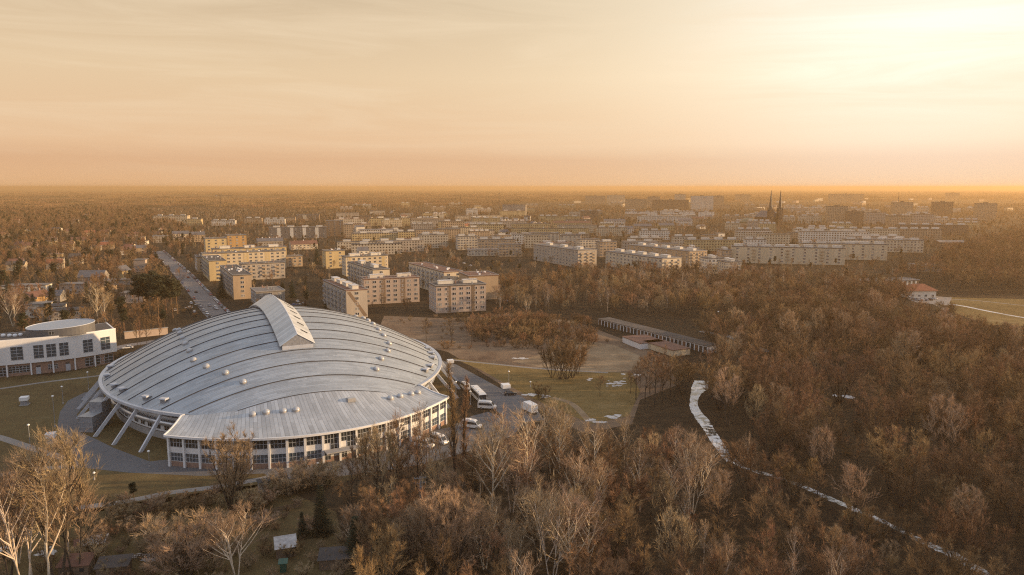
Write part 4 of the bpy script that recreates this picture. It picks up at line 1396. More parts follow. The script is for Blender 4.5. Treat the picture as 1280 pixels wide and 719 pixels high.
block((1085, 353), 1149, 5, 'low grandstand like shed with a row of pale posts', L2=14, wall='brown', roof='pale', alpha=14, cat='shed', name='open_shed', stripes=tuple((i / 12, i / 12 + .035, 'white') for i in range(12)), win=True, bay=100, floors=1)
block((1150, 333), 1180, 5, 'pale flat roofed yard building right behind the post shed', L2=18, wall='tan', roof='pale', alpha=0, cat='shed', name='yard_shed')
# far towers
for B, xC, h, wl_, lb in (((1035, 258), 1060, 34, 'tan', 'pale point tower with dark windows, nearest right of the church'), ((1061, 264.5), 1080, 26, 'brown', 'dark brown tower block right of the nearest pale tower'),
                          ((1118, 253), 1142, 36, 'tan', 'broad tower block with a mast on its roof'), ((1168, 252.5), 1192, 36, 'brown', 'tall brown tower block left of the far right tower'),
                          ((1222, 254.5), 1247, 36, 'tan', 'far right tower block standing apart'), ((1083, 266), 1108, 22, 'conc', 'pale mid rise block beside the dark brown tower'),
                          ((1112, 270), 1140, 20, 'tan', 'mid rise block below the tower with a mast'), ((1142, 268), 1168, 20, 'conc', 'mid rise block left of the tall brown tower'), ((810, 246), 825, 38, 'tan', 'slim tower left of the dark slab tower'),
                          ((815, 250), 861, 32, 'brown', 'dark slab tower in front of the gridded white tower'), ((864, 245), 892, 44, 'white', 'white gridded slab tower, widest of the far towers'), ((844, 243), 857, 44, 'pale', 'thin tower peeking out left of the gridded tower'),
                          ((782, 249), 809, 34, 'tan', 'tan slab tower left of the slim tower'), ((732, 245), 757, 34, 'tan', 'faint tower slab far behind the brown office block'), ((759, 244), 781, 36, 'cream', 'cream tower slab far off beside the faint one'),
                          ((1037, 242.5), 1080, 40, 'tan', 'hazy long slab tower on the skyline behind the church'), ((1183, 241), 1200, 40, 'tan', 'farthest tower on the skyline above the tall brown tower'), ((628, 256), 657, 27, 'conc', 'lone tower block in the middle of the far town'),
                          ((893, 245), 905, 40, 'tan', 'tan tower right against the gridded tower'), ((920, 243), 938, 36, 'tan', 'hazy tower block left of the church spires')):
    block(B, xC, h, lb, L2=14, wall=wl_, alpha=-4 + rnd.uniform(-6, 6), cat='tower block', name='tower_block', boxes=1, boxcol='brown')
# roof mast
mp = at(1134, 253, 36); MB().tube([(0, 0, 0), (0, 0, 22)], [.7, .3], 6).build('roof_mast', M['dark'], blocks[-18][0], loc=(12, 6, 37))

# ---- ordinary blocks packed between the ones named above
c_ = 0; tr_ = 0
while c_ < 135 and tr_ < 12000:
    tr_ += 1
    px = rnd.uniform(395, 1235); py = 258 + 62 * rnd.random() ** 1.25
    if px > 1120 and py > 292: continue
    p = at(px, py); al = 14 if px < 640 else (5 if px < 900 else -11); al += rnd.uniform(-4, 4)
    Ln = rnd.uniform(22, 62); a = R(al); ee = Vector((math.cos(a), math.sin(a), 0)); nn = Vector((-ee.y, ee.x, 0))
    tst = [p + ee * (Ln * t) + nn * q for t in (0, .2, .4, .6, .8, 1) for q in (-5, 0, 13)]
    if any(inpoly([q.x for q in tst], [q.y for q in tst], b_).any() for b_ in BLOCKED): continue
    h_ = rnd.choice([9, 11, 12, 12, 15]); wl_ = rnd.choice(['pale', 'cream', 'tan', 'yellow', 'white', 'pale', 'tan', 'conc'])
    top = p + Vector((0, 0, h_)); t2 = proj(top + ee * Ln); t1 = proj(top)
    side_ = 'left' if px < 640 else ('middle' if px < 900 else 'right')
    block(t1, t2[0], h_, '%s block among the crowded roofs in the %s of the town' % ({'conc': 'grey', 'pale': 'pale beige'}.get(wl_, wl_), side_), L2=rnd.uniform(10, 13), wall=wl_, alpha=al, roof=rnd.choice(['dark', 'pale', 'red', 'dark']), boxes=rnd.choice([0, 2, 3, 4]),
          group='crowded %s blocks in the %s of the town' % (wl_, side_), win=False)
    c_ += 1
print('extra blocks', c_)
# ---- church with twin spires
def church():
    P = at(968, 284); o = empty('church', (P.x, P.y, 0), R(12), 'dark brick church with two needle spires', 'church')
    s = P.y / FPX                             # metres per pixel here
    bm = wallmat('darkbrick')
    gap = 13 * s / 2
    H1 = CAM_H - (238 - 234) * s; H0 = CAM_H - (262 - 234) * s
    for sx in (-1, 1):
        x = sx * gap
        tw = MB(); tw.box(x - 4.2, x + 4.2, -3.6, 3.6, 0, H0); t_ = tw.build('tower', bm, o)
        for k in range(4):
            cx, cy = ((-1, -1), (1, -1), (1, 1), (-1, 1))[k]
            MB().lathe([(.7, H0 - 2), (.7, H0 + 2), (.05, H0 + 7)], 6, c=(x + cx * 3.1, cy * 3.1, 0)).build('pinnacle', M['dark'], t_)
        MB().lathe([(3.7, H0 + .01), (2.8, H0 + 6), (.35, H1)], 8, c=(x, 0, 0)).build('spire', M['dark'], t_)
        for z in (H0 - 7, H0 - 16): MB().box(x - 1, x + 1, -3.75, -3.61, z, z + 4.5).build('belfry_window', M['dark'], t_)
    nb = MB(); nb.box(-gap - 3, gap + 3, 3.7, 46, 0, 17); nb.build('nave', bm, o)
    r_ = MB(); w_ = gap + 3.6
    r_.v = [(-w_, 3.7, 17.01), (w_, 3.7, 17.01), (w_, 46.5, 17.01), (-w_, 46.5, 17.01), (0, 3.7, 28), (0, 46.5, 28)]
    r_.f = [(0, 4, 5, 3), (1, 2, 5, 4), (0, 1, 4), (2, 3, 5), (0, 3, 2, 1)]; r_.m = [0] * 5
    r_.build('nave_roof', M['greyt'], o)
    BLOCKED.append([(P.x + a_, P.y + b_) for a_, b_ in ((-20, -8), (20, -8), (20, 50), (-20, 50))])


church()
# green domed hall left of the church
P = at(935, 284); o = empty('domed_hall', (P.x, P.y, 0), 0, 'hall under a wide pale green domed roof left of the church', 'hall')
MB().lathe([(15, 0), (15, 8)], 40).build('wall', wallmat('tan'), o)
MB().lathe([(15.5, 8.01), (14.6, 10), (12, 13), (8, 15), (3, 16.2), (.3, 16.3)], 40).build('roof', mat('green_sheet', (.17, .165, .10), .6, .1, .2), o, True)
BLOCKED.append(ellipse_px(P, 27, 27, 0))


# ---- houses with pitched or flat roofs
def house(px, py, wd, dp, h, ridge, wall, roof, label, rz=0, group=None, cat='house', chim=True, wins=2, flat=False, name='house', var=True):
    P = at(px, py); o = empty(name, (P.x, P.y, 0), R(rz), label, cat, group)
    wm = wallmat(wall)
    MB().box(-wd / 2, wd / 2, 0, dp, 0, h).build('wall', wm, o)
    w_, d0, d1 = wd / 2 + .45, -.45, dp + .45
    q = MB()
    if flat:
        q.box(-w_, w_, d0, d1, h + .003, h + .35); ro = q.build('roof', M[ROOFM[roof]], o)
    else:
        q.v = [(-w_, d0, h + .003), (w_, d0, h + .003), (w_, d1, h + .003), (-w_, d1, h + .003), (-w_, dp / 2, h + ridge), (w_, dp / 2, h + ridge)]
        q.f = [(0, 1, 5, 4), (3, 4, 5, 2), (0, 3, 2, 1), (1, 2, 5), (0, 4, 3)]; q.m = [0, 0, 0, 1, 1]
        ro = q.build('roof', [M[ROOFM[roof]], wm], o)
    if chim: MB().box(wd * .2, wd * .2 + .7, dp * .5, dp * .5 + .6, h + .3 + (0 if flat else ridge * .5), h + ridge + 1.3).build('chimney', M['brick'], ro)
    wk = size_mesh(WCACHE, 'house_window', lambda: window_mesh('window', 1.5, 1.4, 2, 1, M['glass'], M['whitep'], .12, .1))
    nf = 2 if h > 4.6 else 1
    for f in range(nf):
        for i in range(wins):
            link('window', wk, o, (-wd / 2 + wd * (i + .5) / wins - .75, -.02, 1 + f * 2.8), 0)
            if wins > 1 and i == 0:
                link('window', wk, o, (wd / 2 + .02, dp * .35, 1 + f * 2.8), math.pi / 2)
                link('window', wk, o, (-wd / 2 - .02, dp * .6, 1 + f * 2.8), -math.pi / 2)
    BLOCKED.append([(P.x + math.cos(R(rz)) * a_ - math.sin(R(rz)) * b_, P.y + math.sin(R(rz)) * a_ + math.cos(R(rz)) * b_) for a_, b_ in ((-wd / 2 - 2, -6), (wd / 2 + 2, -6), (wd / 2 + 2, dp + 2), (-wd / 2 - 2, dp + 2))])
    return o


house(30, 370, 26, 11, 6.5, 0, 'white', 'pale', 'long white flat roofed twin house at the left edge', 12, flat=True, wins=6)
house(52, 381, 13, 9, 5, 3.2, 'orange', 'red', 'orange gabled house behind the small white cubes', 70, wins=2)
house(94, 368, 19, 11, 6.5, 0, 'pink', 'pale', 'white and pink flat house in the middle of the suburb', 8, flat=True, wins=4)
house(113, 357, 17, 12, 6, 4.5, 'grey', 'greyt', 'grey house with a broad grey hipped roof', 8, wins=3)
house(47, 397, 11, 10, 7, 0, 'white', 'pale', 'leftmost of three white cube houses', 20, flat=True, wins=2, chim=False)
house(64, 400, 11, 11, 7, 0, 'white', 'dark', 'tallest, middle one of the three white cube houses', 20, flat=True, wins=2)
house(84, 403, 14, 11, 6, 0, 'conc', 'dark', 'right one of the white cube houses, nearest the birch pair', 20, flat=True, wins=3, chim=False)
house(165, 379, 13, 10, 6, 0, 'pink', 'pale', 'pale flat house with a dark band between pines', 10, flat=True, wins=3)
house(156, 356, 24, 9, 3.5, 0, 'grey', 'pale', 'long low flat building before the yellow gabled house', 6, flat=True, wins=5, chim=False)
house(159, 348, 9, 10, 6, 4, 'yellow', 'greyt', 'yellow gabled house left of the small tower house', 75, wins=2)
house(175, 340, 9, 9, 10, 0, 'pink', 'pale', 'narrow tower like pink house close to the street', 10, flat=True, wins=2)
house(136, 366, 12, 10, 4.5, 4.5, 'tan', 'greyt', 'dark steep roofed house between the grey hip and the flat house', 60, wins=2)
house(60, 378, 14, 9, 4, 3, 'grey', 'greyt', 'low grey house half hidden by spruces', 10, wins=3)
o = house(1153, 373, 17, 12, 4.6, 0, 'white', 'tile', 'white restaurant house with an orange hipped tile roof on the meadow', 0, wins=4, flat=True, chim=False, cat='restaurant', name='restaurant_house')
hp = MB(); hp.v = [(-9.6, -1, 4.96), (9.6, -1, 4.96), (9.6, 13, 4.96), (-9.6, 13, 4.96), (-3.5, 6, 8.6), (3.5, 6, 8.6)]; hp.f = [(0, 1, 5, 4), (1, 2, 5), (2, 3, 4, 5), (3, 0, 4), (0, 3, 2, 1)]; hp.m = [0] * 5
hp.build('hipped_roof', M['tile'], o)
HG = {'sub': ('pale pitched roof house among the trees of the left suburb', 'houses of the left suburb'), 'mid': ('small house between the blocks of the middle town', 'small houses of the middle town'), 'far': ('low building in the hazy far town', 'low buildings of the far town')}
for k, poly, n, hh in (('sub', [(0, 265), (180, 263), (215, 290), (190, 318), (120, 335), (0, 340)], 46, (4, 6.5)), ('mid', [(400, 262), (700, 258), (920, 268), (910, 300), (660, 300), (420, 300)], 40, (4, 8)), ('far', [(620, 247), (1280, 246), (1280, 266), (1130, 268), (920, 262), (640, 256)], 70, (6, 12))):
    W = px_world(poly); c = 0; tries = 0
    while c < n and tries < 4000:
        tries += 1
        if k == 'far':
            px = rnd.uniform(600, 1290); py = rnd.uniform(247, 268)
        else: px = rnd.uniform(min(p[0] for p in poly), max(p[0] for p in poly)); py = rnd.uniform(min(p[1] for p in poly), max(p[1] for p in poly))
        if not bool(inpoly([px], [py], poly)[0]): continue
        p = at(px, py)
        if any(bool(inpoly([p.x], [p.y], b_)[0]) for b_ in BLOCKED): continue
        big = 1.0 if k != 'far' else rnd.uniform(1.5, 3.2)
        fl = k == 'far' or rnd.random() < .3
        house(px, py, rnd.uniform(9, 16) * big, rnd.uniform(8, 11), rnd.uniform(*hh), rnd.uniform(2.5, 4.2), rnd.choice(['pale', 'white', 'cream', 'tan', 'yellow', 'pink', 'white']), rnd.choice(['red', 'greyt', 'dark', 'tile'] if not fl else ['pale', 'dark']),
              HG[k][0], rnd.choice([20, 28, 32, -8, 110]), HG[k][1], wins=0 if k == 'far' else 2, flat=fl, chim=k != 'far')
        c += 1

# ---- garages beside the field
def wall_line(name, A, Bq, h, dp, label, cat, m, roofm, doors=0):
    a, b_ = at(*A), at(*Bq); d = b_ - a; L = d.length; rz = math.atan2(d.y, d.x)
    o = empty(name, (a.x, a.y, 0), rz, label, cat)
    MB().box(0, L, 0, dp, 0, h).build('wall', m, o)
    MB().box(-.25, L + .25, -.3, dp + .2, h + .003, h + .25).build('roof', roofm, o)
    if doors:
        bw_ = L / doors
        for i in range(doors):
            MB().box(bw_ * i + .35, bw_ * (i + 1) - .35, -.08, -.003, .02, h - .35).build('door', M['dark'] if i % 3 else M['bark_pine'], o)
    BLOCKED.append([(a.x + d.x * t - math.sin(rz) * q, a.y + d.y * t + math.cos(rz) * q) for t, q in ((-.02, -7), (1.02, -7), (1.02, dp + 1), (-.02, dp + 1))])
    return o


wall_line('garage_row', (748, 406), (884, 442), 3.0, 7, 'long row of low garages with dark doors and white piers', 'garages', M['white'], M['bitumen'], 30)
wall_line('storage_shed', (778, 428), (800, 437), 2.6, 12, 'brown roofed shed with a white front wall before the garages', 'shed', M['white'], M['redroof'])
wall_line('storage_shed', (804, 434), (841, 446), 2.6, 9, 'brown roofed shed with a cream wall, right of the white walled one', 'shed', wallmat('cream'), M['redroof'])
cw = wall_line('concrete_wall', (156, 424), (210, 418), 3.2, .3, 'long pinkish concrete wall behind thin trunks', 'wall', wallmat('pink'), M['conc'])

# ================================================================== special trees, one by one
def tpx(kind, px, py, top, label, group=None, var=None, sxy=1.0):
    """tree standing at ground pixel (px, py), reaching up to picture row `top`"""
    p = at(px, py); lo, hi = 1.0, 45.0
    for _ in range(30):
        mid = (lo + hi) / 2
        if proj(Vector((p.x, p.y, mid)))[1] > top: lo = mid
        else: hi = mid
    return tree(kind, p, lo, label, group, var, sxy)


BIR = 'birches at the lower left'
for i, (x, y, tp, sx) in enumerate([(10, 735, 596, 1.0), (33, 742, 580, 1.1), (40, 722, 575, .9), (62, 738, 566, 1.1), (72, 728, 552, 1.0), (86, 700, 548, .9), (58, 700, 590, 1.0), (22, 705, 600, 1.0), (95, 722, 600, .9)]):
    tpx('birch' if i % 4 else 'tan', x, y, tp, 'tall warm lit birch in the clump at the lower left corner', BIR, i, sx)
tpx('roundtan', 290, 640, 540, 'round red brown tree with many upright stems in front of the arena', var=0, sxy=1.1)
tpx('birch', 296, 722, 636, 'open spreading birch with pale limbs at the bottom left of centre', var=1, sxy=1.5)
tpx('poplar', 568, 598, 452, 'tall slim poplar standing in front of the right end of the arena', sxy=1.0)
tpx('poplar', 580, 592, 468, 'slightly shorter poplar just right of the tall slim one', sxy=.9)
for x, y, tp in [(520, 640, 548), (494, 636, 540), (470, 640, 552), (455, 640, 560), (483, 645, 556), (508, 632, 560), (440, 640, 572), (540, 630, 555)]:
    tpx('alder' if x % 3 else 'tan', x, y, tp - 14, 'slender bare tree in the row before the arena front', 'trees in front of the arena front', sxy=.8)
for x, y, tp in [(495, 622, 528), (528, 618, 520), (462, 628, 545)]:
    tpx('birch', x, y, tp - 6, 'thin white stemmed birch rising before the arena front', 'thin birches before the arena', sxy=.75)
tpx('spruce', 403, 668, 606, 'dark green spruce at the edge of the gardens', sxy=1.2)
tpx('spruce', 378, 672, 640, 'short dark spruce beside the tin roofed hut', sxy=1.3)
tpx('spruce', 446, 705, 645, 'dark spruce half lost in the wood at the bottom', sxy=1.4)
tpx('spruce', 470, 722, 668, 'lowest dark spruce at the bottom edge', sxy=1.4)
tpx('pine', 168, 628, 604, 'small dark pine standing alone beside the footpath', sxy=1.2)
for i, (x, y, tp) in enumerate([(742, 622, 545), (745, 666, 590), (725, 668, 585), (838, 672, 596), (865, 642, 558), (842, 600, 548), (780, 592, 535), (690, 735, 632), (712, 738, 630), (735, 730, 636), (675, 700, 612), (800, 640, 575), (700, 612, 545), (640, 640, 560), (615, 650, 552), (600, 625, 556), (690, 600, 515), (660, 640, 530), (532, 712, 640), (606, 712, 635), (630, 610, 530)]):
    tpx('birch', x, y, tp - 12, 'pale limbed birch fanning out above the brown wood', 'fanning birches, upper' if y < 645 else 'fanning birches, lower', i, 1.25 if y > 600 else 1.0)
for i, (x, y, tp) in enumerate([(536, 716, 622), (555, 712, 618), (520, 730, 640), (560, 735, 624), (595, 730, 640), (545, 700, 630), (580, 700, 620), (500, 710, 650), (620, 700, 640), (570, 680, 622)]):
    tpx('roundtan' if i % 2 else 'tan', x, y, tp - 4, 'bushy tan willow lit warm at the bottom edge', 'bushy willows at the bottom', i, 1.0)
# field trees
tpx('oak', 590, 433, 399, 'round crowned bare tree alone at the edge of the scrub field', var=0, sxy=1.0)
tpx('alder', 565, 432, 396, 'thin bare tree left of the round crowned one', var=1)
tpx('alder', 533, 428, 398, 'bare tree in the scrub field nearest the arena roof', var=2)
tpx('shrub', 558, 436, 424, 'dark bramble bush at the foot of the field trees', var=0, sxy=1.3)
for i, (x, y, tp) in enumerate([(690, 472, 436), (700, 474, 428), (708, 474, 425), (716, 472, 430), (722, 468, 440)]):
    tpx('willow', x, y, tp, 'stem of the dense dark tree clump in the middle of the meadow', 'tree clump in the meadow', i, .9)
tpx('oak', 750, 496, 470, 'small bare tree alone on the green meadow', var=1, sxy=.9)
tpx('shrub', 675, 500, 478, 'little bare bush by the meadow path', var=1, sxy=.8)
for i, (x, y, tp) in enumerate([(795, 500, 452), (806, 505, 446), (818, 508, 442), (828, 505, 445), (812, 492, 450), (838, 500, 447), (800, 488, 458), (826, 490, 450), (788, 492, 465), (848, 490, 455)]):
    tpx('oak' if i % 3 else 'alder', x, y, tp, 'tall bare tree in the dark group between meadow and river', 'dark tree group by the river', i, 1.0)
tpx('alder', 898, 500, 436, 'leaning bare tree on the right bank of the frozen river', var=0, sxy=1.2)
tpx('oak', 882, 478, 438, 'bare tree at the upper tip of the frozen river', var=2)
for i, (x, y, tp) in enumerate([(962, 425, 385), (975, 428, 384), (950, 424, 392), (985, 425, 390)]):
    tpx('willow', x, y, tp, 'big round dome of bare twigs standing out of the right wood', 'round crowns in the right wood', i, 1.2)
tpx('birch', 1005, 440, 402, 'small cream lit birch among dark trees of the right wood', var=1, sxy=1.2)
# left side, between the white building and the street
tpx('birch', 17, 408, 362, 'pale birch behind the white curved building, left one', var=1, sxy=1.1)
for x, y, tp, k in [(123, 410, 357, 'birch'), (133, 412, 366, 'birch')]:
    tpx(k, x, y, tp, 'pink pale birch pair above the white curved building', 'birch pair by the curved building', 0, 1.1)
tpx('pine', 155, 413, 372, 'tall orange stemmed pine right of the birch pair', var=0)
for i, (x, y, tp) in enumerate([(174, 398, 346), (186, 396, 344), (198, 400, 345), (208, 396, 346), (216, 398, 350), (192, 388, 340), (222, 392, 352), (180, 388, 345)]):
    tpx('pine', x, y, tp, 'tall dark pine in the grove beside the street', 'pines beside the street', i, 1.2)
for i, (x, y, tp) in enumerate([(172, 436, 400), (176, 438, 400), (184, 437, 398), (200, 432, 396)]):
    tpx('alder', x, y, tp, 'thin dark trunk before the long concrete wall', 'trees before the concrete wall', i, .7)
tpx('shrub', 153, 446, 436, 'dark round bush at the corner of the white building', var=0)
for i, (x, y, tp, k) in enumerate([(12, 372, 345, 'spruce'), (41, 392, 367, 'spruce'), (35, 396, 368, 'spruce'), (85, 345, 325, 'spruce'), (25, 345, 327, 'pine'), (68, 350, 330, 'pine'), (85, 365, 343, 'spruce'), (277, 372, 343, 'spruce'), (366, 372, 351, 'spruce'),
                                   (382, 370, 350, 'spruce'), (396, 330, 308, 'spruce'), (140, 400, 380, 'pine'), (104, 402, 388, 'spruce'), (90, 300, 286, 'pine'), (145, 292, 278, 'spruce'), (155, 290, 278, 'pine'), (530, 350, 335, 'spruce'), (630, 285, 270, 'spruce'), (548, 280, 270, 'pine')]):
    tpx(k, x, y, tp, 'single dark conifer among houses and bare trees of the town', 'dark conifers in the town', i, 1.3)
# garden shrubs
for i, (x, y, tp, k) in enumerate([(205, 638, 622, 'shrub'), (216, 642, 624, 'shrub'), (228, 640, 622, 'shrub'), (240, 634, 617, 'shrub'), (250, 632, 616, 'shrub'), (150, 645, 628, 'shrub'), (160, 648, 630, 'shrub'), (176, 650, 632, 'shrub'), (145, 640, 628, 'shrub')]):
    tpx(k, x, y, tp, 'dark evergreen looking bush in the hedge below the footpath', 'dark bushes below the footpath', i, 1.6)
for i, (x, y, tp) in enumerate([(205, 690, 650), (222, 700, 645), (238, 710, 655), (215, 676, 650), (232, 720, 668), (172, 668, 652), (158, 664, 648), (130, 662, 640), (370, 612, 580), (385, 606, 576), (360, 620, 590), (345, 616, 596), (395, 612, 584), (410, 604, 580), (312, 640, 612), (330, 634, 612), (120, 690, 660), (250, 690, 660), (265, 672, 648), (330, 660, 640), (180, 690, 672), (110, 705, 676), (262, 715, 690), (140, 720, 700)]):
    tpx('tanshrub', x, y, tp, 'straw coloured bush in the allotment gardens', 'straw bushes by the hut' if i < 8 else ('straw bushes by the pavement' if i < 16 else 'straw bushes lower down'), i, 1.25)

ORD = ['leftmost', 'second', 'third', 'fourth', 'fifth', 'sixth', 'seventh', 'eighth', 'ninth', 'tenth', 'eleventh', 'twelfth']


def ordinals(group, what):
    """give each member of a small group its own place in the row, counted from the left of the picture"""
    L_ = sorted([o for o in bpy.data.objects if o.get('group') == group], key=lambda o: proj(o.location)[0])
    n = len(L_)
    for i, o in enumerate(L_):
        w_ = 'leftmost' if i == 0 else ('rightmost' if i == n - 1 else ORD[i] + ' from left')
        o['label'] = w_ + ' ' + what


for g_, wt in ((BIR, 'of the tall warm lit birches at the lower left corner'), ('trees in front of the arena front', 'of the slender bare trees before the arena front'), ('thin birches before the arena', 'of three thin white birches before the arena front'),
               ('bushy willows at the bottom', 'of the bushy tan trees at the bottom edge'), ('tree clump in the meadow', 'stem of the dark tree clump in the meadow'), ('dark tree group by the river', 'of the dark tall trees between meadow and river'),
               ('round crowns in the right wood', 'of the big round crowns standing out of the right wood'), ('birch pair by the curved building', 'of the pink pale birch pair above the curved building'), ('pines beside the street', 'of the tall dark pines in the grove beside the street'),
               ('trees before the concrete wall', 'of the thin dark trunks before the concrete wall'), ('dark bushes below the footpath', 'of the dark bushes in the hedge below the footpath'),
               ('straw bushes by the hut', 'of the straw coloured bushes around the garden huts'), ('straw bushes by the pavement', 'of the straw coloured bushes at the arena pavement'), ('straw bushes lower down', 'of the straw coloured bushes on the lower garden plots'),
               ('fanning birches, upper', 'of the fanning pale birches nearest the car park'), ('fanning birches, lower', 'of the fanning pale birches low in the middle wood')):
    ordinals(g_, wt)

# ================================================================== woods: nearest ones as things, the rest as stuff
cand = []


def region(poly, spacing, mix_, hlo, hhi, key, lim=None):
    x, y = scatter(poly, spacing)
    h = NPR.uniform(hlo, hhi, len(x))
    big = np.array([mix_[int(r * len(mix_))] for r in NPR.rand(len(x))])
    ok = allowed(x, y, h)
    # where a tall tree would spoil the view a low shrub may stand
    for i in np.where(ok)[0]: cand.append((y[i], x[i], big[i], h[i], key))
    low = ~ok & (NPR.rand(len(x)) < .75)
    hs = NPR.uniform(1.5, 3.5, len(x)); ok2 = low & allowed(x, y, hs, .5)
    for i in np.where(ok2)[0]: cand.append((y[i], x[i], 'shrub', hs[i], key))


region(P_RWOOD, 8.0, ['alder', 'alder', 'alder', 'oak', 'round', 'round', 'round', 'alder', 'tan', 'oak'], 9, 18, 'right')
region(P_MIDWOOD, 6.6, ['alder', 'alder', 'oak', 'tan', 'birch', 'willow', 'round', 'alder'], 7, 14, 'mid')
region(P_BELT, 7.5, ['alder', 'oak', 'oak', 'willow', 'oak', 'tan', 'alder', 'birch'], 7, 14, 'belt')
region(P_EAST, 8.0, ['alder', 'oak', 'oak'], 11, 16, 'east')
region(P_BRUSH, 6, ['willow', 'shrub', 'oak'], 4, 8, 'belt')
region(P_SUB, 12, ['oak', 'alder', 'oak', 'oak', 'pine', 'spruce', 'oak', 'willow', 'alder', 'pine', 'oak', 'oak'], 8, 14, 'town')
region(P_TOWN, 15.5, ['oak', 'alder', 'oak', 'tan', 'willow', 'birch', 'pine', 'oak'], 4, 9, 'town')
region([(60, 640), (330, 604), (420, 650), (450, 719), (470, 860), (-40, 860), (-20, 700)], 5.2, ['tanshrub', 'tanshrub', 'shrub', 'tanshrub'], 1.2, 3.4, 'garden')
region([(800, 447), (905, 447), (905, 500), (850, 506), (838, 470)], 6.5, ['oak', 'alder', 'willow', 'oak'], 6, 11, 'belt')
region([(570, 398), (740, 405), (765, 432), (690, 440), (600, 432)], 5.2, ['shrub', 'shrub', 'willow', 'willow', 'oak'], 1.6, 6, 'field')
region([(480, 395), (600, 398), (690, 424), (720, 440), (640, 440), (560, 436)], 9, ['shrub', 'shrub', 'tanshrub'], .8, 2.4, 'field')
cand.sort()
LAB = {('right', 'bare_tree'): 'bare red brown tree in the dense wood on the right', ('right', 'multi_stem_tree'): 'round crowned bare tree in the dense wood on the right',
       ('mid', 'bare_tree'): 'bare brown tree in the wood at the bottom middle', ('mid', 'birch_tree'): 'slim birch in the wood at the bottom middle', ('mid', 'multi_stem_tree'): 'many stemmed bare tree in the wood at the bottom middle'}
PLURAL = {'right': 'wood on the right', 'mid': 'wood at the bottom middle', 'belt': 'belt of trees behind the field', 'east': 'east wood beyond the meadow', 'town': 'trees of the town', 'garden': 'allotment gardens', 'field': 'scrub field'}
WORD = {'bare_tree': 'bare tree', 'birch_tree': 'birch', 'multi_stem_tree': 'many stemmed bare tree', 'shrub': 'low bare shrub', 'spruce_tree': 'spruce', 'pine_tree': 'pine', 'poplar_tree': 'poplar'}
LIMIT = {'bare tree': 285, 'birch tree': 200, 'multi stem tree': 220, 'shrub': 240, 'pine tree': 60, 'spruce tree': 60}
used = {}
rest = {}
for y, x, k, h, key in cand:
    nm, cat = INFO[k]
    n = used.get(cat, 0)
    px, py = projn(x, y, h * .6)
    if n < LIMIT[cat] and -15 < px < 1295 and py < 735:
        used[cat] = n + 1
        tree(k, (x, y), h, LAB.get((key, nm), 'one %s in the %s' % (WORD[nm], PLURAL[key])), '%s, %s' % (PLURAL[key], WORD[nm] + ' kind'))
    else:
        rest.setdefault(key, []).append((x, y, k, h))
print('TREES', used, {k: len(v) for k, v in rest.items()})


def gn_scatter(name, label, cat, pts, variants):
    """points carrying an index, a size and a turn; each point becomes one of the modelled trees"""
    me = bpy.data.meshes.new(name)
    me.from_pydata([(p[0], p[1], 0) for p in pts], [], [])
    for an, ty, vals in (('idx', 'INT', [p[2] for p in pts]), ('siz', 'FLOAT', [p[3] for p in pts]), ('rot', 'FLOAT', [rnd.uniform(0, 6.28) for p in pts])):
        at_ = me.attributes.new(an, ty, 'POINT'); at_.data.foreach_set('value', vals)
    o = link(name, me)
    tag(o, label, cat, kind='stuff')
    ng = bpy.data.node_groups.new(name + '_nodes', 'GeometryNodeTree')
    ng.interface.new_socket('Geometry', in_out='INPUT', socket_type='NodeSocketGeometry')
    ng.interface.new_socket('Geometry', in_out='OUTPUT', socket_type='NodeSocketGeometry')
    N, Lk = ng.nodes, ng.links
    gi = N.new('NodeGroupInput'); go = N.new('NodeGroupOutput'); jn = N.new('GeometryNodeJoinGeometry')

    def attr(nm, ty):
        a = N.new('GeometryNodeInputNamedAttribute'); a.data_type = ty; a.inputs['Name'].default_value = nm
        return [s for s in a.outputs if s.enabled and s.name == 'Attribute'][0]
    ia, sa, ra = attr('idx', 'INT'), attr('siz', 'FLOAT'), attr('rot', 'FLOAT')
    cx = N.new('ShaderNodeCombineXYZ'); Lk.new(ra, cx.inputs[2])
    for i, objs in enumerate(variants):
        cmp_ = N.new('FunctionNodeCompare'); cmp_.data_type = 'INT'; cmp_.operation = 'EQUAL'
        ins = [s for s in cmp_.inputs if s.enabled]
        Lk.new(ia, ins[0]); ins[1].default_value = i
        j2 = N.new('GeometryNodeJoinGeometry')
        for ob in objs:
            oi = N.new('GeometryNodeObjectInfo'); oi.inputs['Object'].default_value = ob; oi.transform_space = 'ORIGINAL'
            Lk.new(oi.outputs['Geometry'], j2.inputs[0])
        ip = N.new('GeometryNodeInstanceOnPoints')
        Lk.new(gi.outputs[0], ip.inputs['Points']); Lk.new(cmp_.outputs[0], ip.inputs['Selection']); Lk.new(j2.outputs[0], ip.inputs['Instance'])
        Lk.new(cx.outputs[0], ip.inputs['Rotation']); Lk.new(sa, ip.inputs['Scale'])
        Lk.new(ip.outputs[0], jn.inputs[0])
    Lk.new(jn.outputs[0], go.inputs[0])
    m = o.modifiers.new('trees', 'NODES'); m.node_group = ng
    return o


